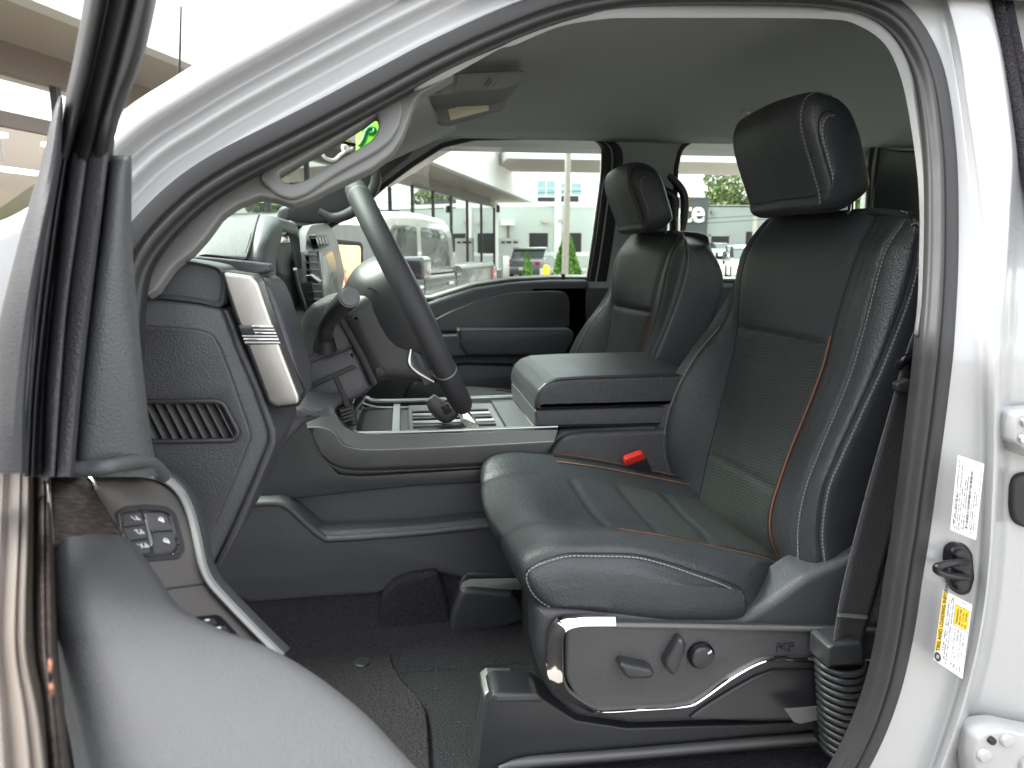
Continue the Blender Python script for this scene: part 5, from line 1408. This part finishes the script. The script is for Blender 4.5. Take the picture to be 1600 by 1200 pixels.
# ------------------------------------------------------------------ REAR VIEW MIRROR and windshield writing
rv = thing('rear_view_mirror', 'black framed inside mirror seen through the grab handle opening', 'mirror', (-.12, -.02, 1.83))
mp_ = (P(540, 205, -.05), V(.12, -1, -.05).normalized())
plate3('mirror_frame', M['gloss'], rv, [(490, 208), (518, 215), (545, 227), (559, 229, 4), (564, 220), (566, 160), (490, 160)], mp_, .03, .004, 2)
plate3('mirror_face', M['paper'], rv, [(494, 207), (520, 212), (545, 222), (556, 224), (560, 216), (562, 164), (494, 164)], mp_, .006, .001, 2, lift=.003)  # bright reflection painted as a plain pale face
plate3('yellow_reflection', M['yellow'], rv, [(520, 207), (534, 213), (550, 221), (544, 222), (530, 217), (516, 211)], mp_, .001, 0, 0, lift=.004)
dec = thing('windshield_decal', 'lime green price decal with dark green curls on the windshield', 'decal', tuple(P(576, 206, -.18)))
wpl = (V(-.0, 0, 1.88), V(.74, -.2, -.65).normalized())
dpl = plane3(P(560, 230, -.20), P(600, 170, -.16), P(560, 175, -.16))
plate3('decal_sheet', M['lime'], dec, [(556, 246), (556, 180), (568, 174), (584, 172, 8), (598, 186), (604, 236)], dpl, .002, .0005, 4)
tube('green_curl', M['dgreen'], dec, [PN(x, y, dpl[0] + dpl[1] * .002, dpl[1]) for x, y in ((562, 228), (568, 218), (572, 206), (579, 200), (585, 202), (583, 208), (577, 208))], .0040, 8, n=4)
tube('green_curl', M['dgreen'], dec, [PN(x, y, dpl[0] + dpl[1] * .002, dpl[1]) for x, y in ((562, 200), (569, 197), (571, 192), (566, 190), (560, 192))], .0036, 8, n=4)
scr = thing('marker_writing', 'white marker loops written on the windshield below the inside mirror', 'writing', tuple(P(520, 240, -.38)))
spl = plane3(P(500, 250, -.42), P(550, 225, -.34), P(500, 215, -.40))
tube('marker_loop', M['paint_marker'], scr, [PN(x, y, *spl) for x, y in ((512, 222), (505, 230), (504, 240), (510, 248), (522, 250), (532, 242), (544, 232), (536, 228), (538, 236), (550, 232))], .0028, 6, n=5)
# ------------------------------------------------------------------ OUTSIDE
M['asphalt'] = mat('asphalt', (0.23, 0.222, 0.205), 0.9, bump=0.4, scale=60, var=0.25, vscale=.8, bdist=.01)
M['concrete'] = mat('pale_concrete', (0.42, 0.40, 0.37), 0.9, var=0.12, vscale=1.5)
M['fascia'] = mat('white_metal_fascia', (0.82, 0.82, 0.81), 0.5, var=.02)
M['soffit'] = mat('tan_soffit', (0.56, 0.50, 0.45), 0.8, var=.06, vscale=.7)
M['header'] = mat('taupe_header', (0.16, 0.145, 0.13), 0.6)
M['mullion'] = mat('dark_mullion', (0.06, 0.06, 0.058), 0.4, metal=.4)
M['roomwall'] = mat('showroom_wall', (0.30, 0.21, 0.11), 0.8)
M['roomfloor'] = mat('showroom_floor', (0.35, 0.30, 0.24), 0.3)
M['lamp'] = mat('ceiling_lamp', (1.0, 0.93, 0.70), 0.5, emit=2.6)
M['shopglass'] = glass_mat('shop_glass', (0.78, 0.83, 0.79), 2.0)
M['skyglass'] = glass_mat('reflecting_shop_glass', (0.45, 0.52, 0.50), 8.0)  # same shop glass, reflection strengthened so these panes read as sky
M['mint'] = mat('mint_grey_wall', (0.50, 0.56, 0.53), 0.8, var=.04, vscale=.4)
M['greywall'] = mat('grey_wall', (0.34, 0.37, 0.36), 0.8, var=.05, vscale=.4)
M['charwall'] = mat('charcoal_wall', (0.075, 0.08, 0.082), 0.7)
M['whitewall'] = mat('white_wall', (0.8, 0.8, 0.79), 0.7)
M['teal'] = mat('teal_window', (0.20, 0.34, 0.36), 0.08, spec=.8)
M['dark_open'] = mat('dark_opening', (0.02, 0.02, 0.02), 0.7)
M['grass'] = mat('lawn', (0.09, 0.16, 0.03), 0.9, bump=1, scale=40, var=.4, vscale=8, bdist=.03)
M['leafA'] = mat('bright_leaf', (0.12, 0.27, 0.035), 0.6, var=.45, vscale=3)
M['leafB'] = mat('tree_leaf', (0.11, 0.15, 0.045), 0.6, var=.4, vscale=1.2)
M['leafC'] = mat('dark_leaf', (0.05, 0.10, 0.03), 0.6, var=.4, vscale=.9)
M['bark'] = mat('bark', (0.12, 0.09, 0.07), 0.9, bump=.6, scale=20, bdist=.02)
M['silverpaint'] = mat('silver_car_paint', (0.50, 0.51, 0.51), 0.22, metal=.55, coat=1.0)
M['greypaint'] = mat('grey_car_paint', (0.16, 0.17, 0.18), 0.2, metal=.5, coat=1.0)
M['shadedpaint'] = mat('pickup_paint_dark_reflection', (0.035, 0.037, 0.04), 0.25, metal=.2, coat=0.35)  # same truck's paint as the cab, darkened for the ground it reflects
M['darkpaint'] = mat('dark_car_paint', (0.03, 0.03, 0.035), 0.15, coat=1.0)
M['whitepaint'] = mat('white_car_paint', (0.8, 0.8, 0.8), 0.2, coat=1.0)
M['redpaint'] = mat('red_car_paint', (0.45, 0.02, 0.02), 0.2, coat=1.0)
M['carglass'] = mat('car_glass', (0.05, 0.07, 0.07), 0.03, spec=.9, coat=1.0)
M['pole'] = mat('pole_paint', (0.30, 0.28, 0.25), 0.5, var=.1)
M['bollard'] = mat('yellow_bollard', (0.80, 0.60, 0.02), 0.5)
M['orangebld'] = mat('orange_cladding', (0.70, 0.42, 0.16), 0.7, var=.1, vscale=.5)
M['sign'] = mat('sign_letters', (0.85, 0.85, 0.85), 0.5)
M['tail'] = mat('tail_lamp', (0.30, 0.02, 0.02), 0.2, coat=1)

def zg(y): return 0.0 if y < 14 else min(1.0, (y - 14) * .0155)
rows = [[(x, y, zg(y)) for x in (-300, -60, -20, 0, 20, 60, 300)] for y in (-300, -60, -10, 0, 6, 14, 20, 40, 60, 79, 120, 400)]
o = grid('ground', M['asphalt'], None, np.array(rows, float), smooth=0); o['kind'] = 'structure'

# dealership: one long front that runs away to the right
ZFA = 4.5
a0, b0 = PZ(50, 0, ZFA), PZ(835, 317, ZFA)
e = (b0 - a0); Lf = e.length; e.normalize(); nf = V(e.y, -e.x, 0)
def fpt(s, o, z): 
    q = a0 + e * s + nf * o; return V(q.x, q.y, z)
bd = thing('dealership_building', 'white fascia glass fronted dealership building beyond the truck', 'building', tuple(fpt(10, -5, 0)))
def fbox(name, m, s0, s1, o0, o1, z0, z1, parent=None, lab=None):
    q = [fpt(s, o, z) for s in (s0, s1) for o in (o0, o1) for z in (z0, z1)]
    return obj(name, q, [(0, 1, 3, 2), (4, 6, 7, 5), (0, 4, 5, 1), (2, 3, 7, 6), (0, 2, 6, 4), (1, 5, 7, 3)], m, parent or bd, 0, lab)
S0 = -22
GO = -1.95
fbox('fascia', M['fascia'], S0, Lf, -.3, 0, ZFA, 7.4)
fbox('soffit', M['soffit'], S0, Lf - .02, -2.3, -.31, ZFA + .02, ZFA + .08)
fbox('header_beam', M['header'], S0, Lf - 4.2, GO - .15, GO + .08, ZFA - .42, ZFA + .018)
fbox('roof', M['fascia'], S0, Lf - .02, -14, -2.31, ZFA + .3, 7.2)
def s_at(px, py):
    q = PN(px, py, fpt(0, GO, 0), nf); return (q - a0).dot(e)
mul = [s_at(x, 340) for x in (610, 645, 677, 705, 730, 752, 772)]
st_ = mul[1] - mul[0]
left = []
s = mul[0]
while s > S0: s -= 2.15; left.append(s)
mul = sorted(left) + mul
GE = mul[-1]
for s in mul:
    fbox('mullion', M['mullion'], s - .05, s + .05, GO - .06, GO + .06, zg(fpt(s, GO, 0).y) + .0, ZFA - .42)
ztr = PN(40, 192, fpt(0, GO, 0), nf).z
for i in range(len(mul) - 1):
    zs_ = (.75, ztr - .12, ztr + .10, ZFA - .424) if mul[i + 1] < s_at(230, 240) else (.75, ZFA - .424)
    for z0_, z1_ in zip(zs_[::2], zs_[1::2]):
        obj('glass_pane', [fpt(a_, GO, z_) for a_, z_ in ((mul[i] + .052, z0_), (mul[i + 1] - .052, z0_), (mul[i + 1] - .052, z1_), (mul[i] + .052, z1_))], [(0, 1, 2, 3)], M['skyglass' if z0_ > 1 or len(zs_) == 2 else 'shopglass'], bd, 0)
fbox('transom', M['header'], mul[0], s_at(230, 240), GO - .05, GO + .05, ztr - .12, ztr + .1)
fbox('base_wall', M['concrete'], S0, GE + .1, GO - .2, GO + .1, 0, .74)
fbox('corner_post', M['whitewall'], GE + .1, GE + .9, GO - 3, GO + .06, 0, ZFA)
fbox('showroom_wall', M['roomwall'], S0, GE, -7.2, -7, 0, ZFA + .2)
fbox('showroom_floor', M['roomfloor'], S0, GE, -8.8, GO - .2, .5, .7)
fbox('showroom_ceiling', M['roomwall'], S0, GE, -8.8, GO - .2, ZFA - .2, ZFA)
fbox('end_wall', M['whitewall'], GE - .3, GE, -8.8, GO - .25, 0, ZFA)
for k in range(-7, 12):
    s = -2 + k * 3.0
    for o_k, z_k in ((-3.6, 3.52), (-5.6, 3.22)):
        fbox('ceiling_lamp', M['lamp'], s, s + 2.0, o_k - .14, o_k + .14, z_k - .06, z_k)
        fbox('lamp_rod', M['mullion'], s + .99, s + 1.01, o_k - .01, o_k + .01, z_k, ZFA - .2)
# wall cameras under the soffit
ml = tag(box('security_camera', M['dark_open'], None, P(776, 324, 37) - V(.0, .1, .25), P(779, 322, 37) + V(.05, .1, .05)), 'small black camera under the far end of the soffit', 'camera')
# canopy crossing at the far end
cf = P(795, 247, 31.5)
cn = thing('entrance_canopy', 'white canopy roof with a tan underside crossing beyond the dealership', 'canopy', (cf.x + 12, 34, zg(34)))
def cbox(name, m, a, b, parent, bev=0): return box(name, m, parent, a, b, bev)
cbox('canopy_fascia', M['fascia'], (cf.x, 31.5, cf.z), (cf.x + 26, 31.8, cf.z + 3.0), cn)
cbox('canopy_soffit', M['soffit'], (cf.x, 31.81, cf.z + .02), (cf.x + 26, P(900, 271, 37.2).y, cf.z + .1), cn)
cbox('canopy_roof', M['fascia'], (cf.x + .01, 31.81, cf.z + .11), (cf.x + 25.99, 37.2, cf.z + 2.9), cn)
for x in (16, 25):
    cbox('canopy_post', M['fascia'], (cf.x + x, 34, zg(34)), (cf.x + x + .35, 34.35, cf.z + .02), cn)

# mint grey workshop with a white upper storey behind
YM = 47.0
ws_ = thing('workshop_building', 'mint grey workshop wall with dark doorways behind the parked cars', 'building', (P(850, 400, YM).x, YM, zg(YM)))
def pbox(name, m, px0, py0, px1, py1, y, t, parent, lift=0):
    a, b = P(px0, py0, y - lift), P(px1, py1, y - lift)
    return box(name, m, parent, (a.x, y - lift, min(a.z, b.z)), (b.x, y - lift + t, max(a.z, b.z)))
pbox('wall', M['mint'], 740, 322, 1002, 470, YM, 6, ws_)
pbox('roof_edge', M['whitewall'], 738, 314, 1002, 322, YM, .3, ws_, .12)
for x0, x1, y0, y1 in ((827, 856, 364, 396), (879, 908, 364, 394), (930, 960, 364, 396)):
    pbox('doorway', M['dark_open'], x0, y0, x1, y1, YM, .1, ws_, .03)
pbox('white_pier', M['whitewall'], 867, 322, 876, 430, YM, .2, ws_, .15)
pbox('wall_stripe', M['whitewall'], 740, 394, 1002, 400, YM, .05, ws_, .03)
pbox('wall_pipe', M['header'], 793, 345, 796, 372, YM, .15, ws_, .16)
pbox('wall_unit', M['whitewall'], 783, 343, 804, 352, YM, .3, ws_, .3)
for (x, y) in ((848, 343), (872, 341)):
    pbox('wall_lamp', M['soffit'], x, y, x + 10, y + 5, YM, .2, ws_, .26)
ww = thing('white_building', 'white upper storey building with teal windows above the workshop', 'building', (P(880, 300, 62).x, 62, zg(62)))
pbox('wall', M['whitewall'], 820, 255, 1010, 440, 62, 8, ww)
for x0, x1, y0, y1, m in ((840, 867, 282, 306, 'teal'), (840, 867, 308, 317, 'dark_open'), (877, 908, 286, 304, 'teal'), (877, 904, 306, 317, 'dark_open')):
    wn = pbox('window', M[m], x0, y0, x1, y1, 62, .1, ww, .05)
for x0, x1 in ((840, 867), (877, 908)):
    pbox('window_bar', M['whitewall'], (x0 + x1) / 2 - .5, 282, (x0 + x1) / 2 + .5, 306, 62, .05, ww, .10)
    pbox('window_bar', M['whitewall'], x0, 294, x1, 295, 62, .05, ww, .12)
# sign board with short dark words
sg = thing('white_sign', 'white board sign with three dark words near the glass corner', 'sign', (P(796, 400, 40).x, 40, zg(40)))
pbox('sign_board', M['whitewall'], 780, 372, 813, 420, 40, .1, sg)
for x0, x1 in ((783, 789), (791.5, 799), (802, 809)):
    pbox('sign_word', M['dark_open'], x0, 377, x1, 380, 40, .02, sg, .02)
# grey building with a lettered charcoal front (right)
YG = 70.0
gb = thing('lettered_building', 'grey building with big white letters on its charcoal front', 'building', (P(1090, 398, YG).x, YG, zg(YG)))
pbox('charcoal_front', M['charwall'], 1010, 307, 1103, 402, YG, 6, gb, .6)
pbox('wall', M['greywall'], 1103, 323, 1420, 402, YG, 6, gb)
pbox('wall_cap', M['mint'], 1102, 320, 1420, 324, YG, 6, gb, .15)
pbox('garage_door', M['dark_open'], 1110, 369, 1140, 399, YG, .1, gb, .03)
for a in ((1108, 367, 1142, 369), (1108, 367, 1110, 399), (1140, 367, 1142, 399)):
    pbox('door_trim', M['concrete'], *a, YG, .1, gb, .06)
pbox('doorway', M['dark_open'], 1166, 362, 1178, 382, YG, .1, gb, .03)
pbox('doorway', M['dark_open'], 1078, 367, 1089, 385, YG, .1, gb, .66)
pbox('wall_lamp', M['pole'], 1113, 330, 1118, 334, YG, .4, gb, .4)
pbox('drain_pipe', M['soffit'], 1178, 338, 1182, 372, YG, .2, gb, .2)
pt = P(1052, 346, YG - .7); 
text_on('sign_letters', 'ate', M['sign'], gb, P(1046, 346, YG - .75), (1, 0, 0), (0, 0, 1), 2.9, .12, bold=.06)
# orange clad building behind, seen only in the passenger door mirror
og = thing('orange_building', 'orange clad building reflected in the passenger door mirror', 'building', (14, 4, 0))
box('wall', M['orangebld'], og, (13.6, 1.2, 0), (14.4, 9, 6))
for y in (2.4, 3.3, 4.2, 5.1, 6.0):
    box('wall_seam', M['mullion'], og, (13.56, y, 0), (13.6, y + .05, 6))
# ---- vehicles
def extrude_local(name, m, parent, O, ex, ey, outline, w0, w1, bevel, r=.0, seg=3):
    # plate() builds e1 x e2 = n towards the viewer; front at w0
    return plate(name, m, parent, [roundpoly(outline, r)], Vector(O) + ey * w0, ex, (0, 0, 1), w1 - w0, bevel, seg)

# silver crew cab pickup parked along the dealership front
Op = V(*(P(590, 350, 5.6))); Op.z = 0
Op = CAM + ray(590, 318) * (7.2 / 1.0); Op = V(Op.x, Op.y, 0)
ex, ey = V(e.x, e.y, 0), -nf          # ey points away from the viewer
pk = thing('parked_pickup', 'silver crew cab pickup parked alongside seen through the far front window', 'pickup truck', tuple(Op))
def pkx(*a, **k): return extrude_local(*a, **k)
pkx('body', M['shadedpaint'], pk, Op, ex, ey, [(-2.45, .50), (-2.5, .95), (-2.35, 1.18), (-.9, 1.27), (3.15, 1.27), (3.16, 1.36), (5.5, 1.38), (5.58, .62), (5.5, .5)], 0, 1.95, .06, .12)
pkx('cab', M['silverpaint'], pk, Op, ex, ey, [(-.85, 1.262), (-.1, 1.78), (.35, 1.96, .2), (1.4, 2.0, .3), (2.62, 1.97, .2), (2.90, 1.84, .12), (3.12, 1.30, .05), (3.12, 1.262)], .05, 1.90, .07, .0, seg=4)
def zz(px, py, w=0.0):
    q = PN(px, py, Op + ey * w, ey); return ((q - Op).dot(ex), q.z)
pkx('window', M['carglass'], pk, Op, ex, ey, [(.30, 1.32), (.38, 1.70), (.55, 1.84), (1.36, 1.84), (1.40, 1.32)], .05, .09, .004, .06)
pkx('window', M['carglass'], pk, Op, ex, ey, [(1.52, 1.32), (1.50, 1.84), (2.45, 1.84), (2.66, 1.74), (2.84, 1.34), (2.80, 1.32)], .05, .09, .004, .06)
pkx('window_trim', M['darkpaint'], pk, Op, ex, ey, [(.1, 1.285), (2.95, 1.285), (2.95, 1.315), (.1, 1.315)], .03, .08, .004)
pkx('windshield', M['carglass'], pk, Op, ex, ey, [(-.80, 1.30), (-.12, 1.77), (.2, 1.88), (.2, 1.84), (-.05, 1.72), (-.7, 1.29)], .14, 1.8, .01)
for u in (-1.55, 4.45):
    c = [(u + .40 * math.cos(a), .41 + .40 * math.sin(a)) for a in np.linspace(0, 2 * math.pi, 28, endpoint=False)]
    wh = pkx('wheel', M['blackrub'], pk, Op, ex, ey, c, -.03, .24, .05)
    c = [(u + .25 * math.cos(a), .41 + .25 * math.sin(a)) for a in np.linspace(0, 2 * math.pi, 24, endpoint=False)]
    pkx('rim', M['steel'], wh, Op, ex, ey, c, -.045, .1, .03)
    c = [(u + .50 * math.cos(a), .45 + .50 * math.sin(a)) for a in np.linspace(0, math.pi, 20)]
    pkx('wheel_arch', M['dark_open'], pk, Op, ex, ey, c, -.012, .05, .006)
pkx('tail_light', M['tail'], pk, Op, ex, ey, [(5.28, .98), (5.57, .98), (5.54, 1.30), (5.30, 1.30)], -.012, .12, .02)
pkx('door_handle', M['chrome'], pk, Op, ex, ey, [(1.16, 1.12), (1.36, 1.12), (1.36, 1.16), (1.16, 1.16)], -.03, .02, .01)
pkx('door_handle', M['chrome'], pk, Op, ex, ey, [(2.50, 1.12), (2.70, 1.12), (2.70, 1.16), (2.50, 1.16)], -.03, .02, .01)
for u in (1.46, 2.92, .12):
    pkx('door_gap', M['dark_open'], pk, Op, ex, ey, [(u, .62), (u + .018, .62), (u + .018, 1.27), (u, 1.27)], -.004, .02, 0)
mr_ = pkx('side_mirror', M['darkpaint'], pk, Op, ex, ey, [(.36, 1.26), (.66, 1.26), (.66, 1.50), (.36, 1.50)], -.34, -.10, .04, .05)
pkx('mirror_arm', M['darkpaint'], pk, Op, ex, ey, [(.40, 1.30), (.56, 1.30), (.56, 1.40), (.40, 1.40)], -.12, .05, .01)
pkx('headlight', M['whitepaint'], pk, Op, ex, ey, [(-2.47, .95), (-2.2, .98), (-2.2, 1.13), (-2.4, 1.13)], -.008, .2, .02)
pkx('reflector_stripe', M['chrome'], pk, Op, ex, ey, [(-2.2, .78), (5.4, .78), (5.4, .80), (-2.2, .80)], -.006, .01, .002)

def car(name, label, loc, yaw, paint, L_=4.5, W=1.8, H=1.48, group=None):
    t = thing(name, label, 'car', loc, group)
    ex = V(math.cos(yaw), math.sin(yaw), 0); ey = V(-ex.y, ex.x, 0); Oc = Vector(loc) - ey * W / 2
    k = L_ / 4.5; h = H / 1.48
    def X(n, m, pts, w0, w1, b, r=.0, par=None): return extrude_local(n, m, par or t, Oc, ex, ey, [(u * k, z * h) for u, z in pts], w0, w1, b, r)
    X('body', paint, [(-2.2, .25), (-2.25, .62), (-2.05, .80), (-.9, .92), (1.6, .98), (2.15, .92), (2.25, .5), (2.2, .25)], 0, W, .08, .12)
    X('cabin', M['carglass'], [(-1.0, .90), (-.35, 1.36), (.2, 1.45), (.9, 1.42), (1.75, .95)], .14, W - .14, .08, .1)
    X('roof', paint, [(-.42, 1.34), (.15, 1.47), (.95, 1.44), (1.15, 1.34), (.9, 1.39), (.15, 1.42)], .16, W - .16, .02)
    for u in (-1.4, 1.4):
        for w0 in (-.02, W - .2):
            X('wheel', M['blackrub'], [(u + .32 / k * math.cos(a), .32 + .32 * math.sin(a)) for a in np.linspace(0, 2 * math.pi, 20, endpoint=False)], w0, w0 + .22, .04)
    for w0 in (.08, W - .42):
        X('tail_light', M['tail'], [(2.1, .68), (2.27, .68), (2.24, .82), (2.1, .84)], w0, w0 + .24, .02)
        X('headlight', M['whitepaint'], [(-2.28, .58), (-2.1, .58), (-2.05, .76), (-2.2, .72)], w0, w0 + .34, .02)
    X('number_plate', M['paper'], [(2.24, .45), (2.275, .45), (2.275, .58), (2.24, .58)], W / 2 - .25, W / 2 + .25, .005)
    return t
def at(px, y, dz=0): 
    q = P(px, 390, y); return (q.x, y, zg(y) + dz)
car('parked_car', 'grey hatchback parked behind the yellow bollard', at(833, 33), math.radians(250), M['greypaint'], group='cars parked outside')
car('parked_car', 'white car standing inside the dark garage doorway', at(1125, 68.4), math.radians(90), M['whitepaint'], H=1.6, group='cars parked outside')
car('parked_car', 'black car parked on the right near the grey building', at(1152, 52), math.radians(70), M['darkpaint'], group='cars parked outside')
car('parked_car', 'white car at the edge of the nearer driver seat back', at(1172, 30), math.radians(70), M['whitepaint'], H=1.6, group='cars parked outside')
car('parked_car', 'red car parked below the orange building in the mirror reflection', (10.6, 3.0, 0), math.radians(200), M['redpaint'], group='cars parked outside')
# ---- light pole, bollard, posts
lp = thing('light_pole', 'tall tan light pole standing in front of the cone shaped shrub', 'pole', at(885, 18))
q = at(884, 18)
tube('pole_shaft', M['pole'], lp, [V(q[0] - .02, 18, q[2] + .5), V(q[0] + .02, 18, q[2] + 3.0), V(q[0] + .07, 18, q[2] + 7.5)], [.095, .085, .06], 12)
cone = [(0.24, 0.55)]
box('pole_base', M['concrete'], lp, (q[0] - .25, 17.75, q[2]), (q[0] + .25, 18.25, q[2] + .55), .03)
box('lamp_head', M['pole'], lp, (q[0] - .1, 17.2, q[2] + 7.45), (q[0] + .35, 18.1, q[2] + 7.62), .03)
bo_ = tag(tube('bollard', M['bollard'], None, [V(*at(853.5, 20)), V(*at(853.5, 20)) + V(0, 0, 1.0), V(*at(853.5, 20)) + V(0, 0, 1.07)], [.105, .105, .06], 14), 'bright yellow steel bollard beside the cone shaped shrub', 'bollard')
gp = tag(box('utility_box', M['steel'], None, V(*at(785.5, 24)), V(*at(796, 24)) + V(0, .3, 1.25), .02), 'grey metal utility box near the glass corner', 'utility box')
wp = tag(tube('white_post', M['whitewall'], None, [V(*at(846, 22)), V(*at(846, 22)) + V(0, 0, .9)], .05, 10), 'short white post left of the yellow bollard', 'post')
pl_ = tag(box('planter_kerb', M['concrete'], None, V(*at(795, 21)), V(*at(850, 21)) + V(0, .6, .35), .02), 'low kerb of the planting bed left of the bollard', 'kerb')

for k, (y0, y1) in enumerate(((289, 280), (311, 302), (338, 334), (347, 340))):
    a, b = P(700, y0 + 18, 58), P(1420, y1 - 14, 64)
    w_ = tube('overhead_wire', M['dark_open'], None, [a, (a + b) / 2 - V(0, 0, .3), b], .028, 6, n=8)
    tag(w_, ('topmost thin wire crossing just under the canopy underside', 'second thin wire from the top beyond the rear side window', 'thin wire crossing the olive green tree', 'lowest thin wire close above the grey building')[k], 'wire', 'overhead wires')
# ---- plants
def leaf_cloud(name, m, parent, pts, size, seed):
    r = np.random.default_rng(seed); n = len(pts)
    a = r.normal(size=(n, 3)); a /= np.linalg.norm(a, axis=1, keepdims=True)
    b = np.cross(a, r.normal(size=(n, 3))); b /= np.linalg.norm(b, axis=1, keepdims=True)
    s = size * r.uniform(.6, 1.3, (n, 1))
    P_ = np.asarray(pts)
    v = np.stack([P_ - a * s, P_ + b * s * .55, P_ + a * s, P_ - b * s * .55], 1).reshape(-1, 3)
    f = [(4 * i, 4 * i + 1, 4 * i + 2, 4 * i + 3) for i in range(n)]
    return obj(name, v.tolist(), f, m, parent, 0, recalc=False)
def cone_shrub(loc, rad, h, n, seed):
    r = np.random.default_rng(seed); pts = []
    for _ in range(n):
        t = r.random() ** 1.4; a = r.uniform(0, 2 * math.pi)
        R = rad * (1 - t) ** .75 * (.75 + .3 * r.random()) * (1 + .12 * math.sin(5 * a + 9 * t))
        pts.append((loc[0] + R * math.cos(a), loc[1] + R * math.sin(a), loc[2] + .1 + t * h))
    return pts
s_ = thing('cone_shrub', 'bright green cone shaped evergreen shrub behind the light pole', 'shrub', at(886, 21))
leaf_cloud('foliage', M['leafA'], s_, cone_shrub(at(886, 21), .56, 1.95, 9000, 1), .05, 1)
tube('stem', M['bark'], s_, [V(*at(886, 21)), V(*at(886, 21)) + V(0, 0, 1.2)], [.05, .02], 8)
s_ = thing('young_plant', 'small yellow green spiky plant in front of the grey hatchback', 'plant', at(824, 21))
leaf_cloud('foliage', M['leafA'], s_, cone_shrub(at(824, 21), .25, 1.3, 500, 2), .06, 2)
tube('stem', M['bark'], s_, [V(*at(824, 21)), V(*at(824, 21)) + V(0, 0, .9)], [.03, .01], 8)
def tree(label, loc, h, cr_, n, m, seed, leaf=.22):
    t = thing('tree', label, 'tree', loc, 'trees round the lot')
    r = np.random.default_rng(seed)
    base = Vector(loc); th = h * .45
    Vt = Bag(); Vt.tube([base, base + V(.1, 0, th * .6), base + V(.05, .1, th), base + V(0, 0, h * .8)], [h * .03, h * .022, h * .016, h * .006], 8)
    pts = []
    for k in range(16):
        a = r.uniform(0, 2 * math.pi); rr = cr_ * r.uniform(.2, .85); hz = h * r.uniform(.45, .9)
        c = base + V(rr * math.cos(a), rr * math.sin(a), hz)
        Vt.tube([base + V(0, 0, th * r.uniform(.7, 1.0)), (base + V(0, 0, th) + c) / 2 + V(0, 0, .2), c], [h * .010, h * .006, h * .002], 6)
        nn_ = n // 16
        d = r.normal(size=(nn_, 3)); d /= np.linalg.norm(d, axis=1, keepdims=True)
        R = cr_ * .42 * r.uniform(.5, 1.05, (nn_, 1)) ** .5
        pts.append(np.array(c) + d * R * np.array([1, 1, .8]))
    Vt.obj('trunk', M['bark'], t)
    leaf_cloud('crown', m, t, np.concatenate(pts), leaf, seed)
    return t
tree('round olive green tree above the roof of the grey building', at(1134, 82), 10.2, 3.2, 9000, M['leafB'], 5, .20)
tree('wide green tree standing far right of the grey building', at(1300, 88), 9, 4, 5000, M['leafB'], 6, .25)
for k, (x, y, h) in enumerate(((16, -2, 8), (22, 6, 9), (19, 13, 8), (26, 20, 10), (14, -9, 9))):
    tree(['leafy tree behind the truck nearest the camera side', 'leafy tree across the lot facing the glass front', 'shorter leafy tree across the lot', 'tall leafy tree at the far side of the lot', 'leafy tree well behind the open door'][k], (x + 8, y, 0), h, h * .36, 2500, M['leafC'], 20 + k, .35)
for k, (x, y, h) in enumerate(((40, 57, 13), (47, 66, 12), (54, 78, 14))):
    tree(['tall tree far right that the showroom glass reflects', 'broad tree far right beyond the grey building', 'farthest tall tree on the right'][k], (x, y, zg(y)), h, h * .38, 3000, M['leafC'], 40 + k, .5)
# lawn strip and paving beside the showroom at the left
q0 = fpt(2, 0, 0)
o = fbox('lawn', M['grass'], S0, s_at(60, 300), GO + .12, -.2, .02, .12, bd); o.parent = None; o.location = (0, 0, 0); o['kind'] = 'structure'
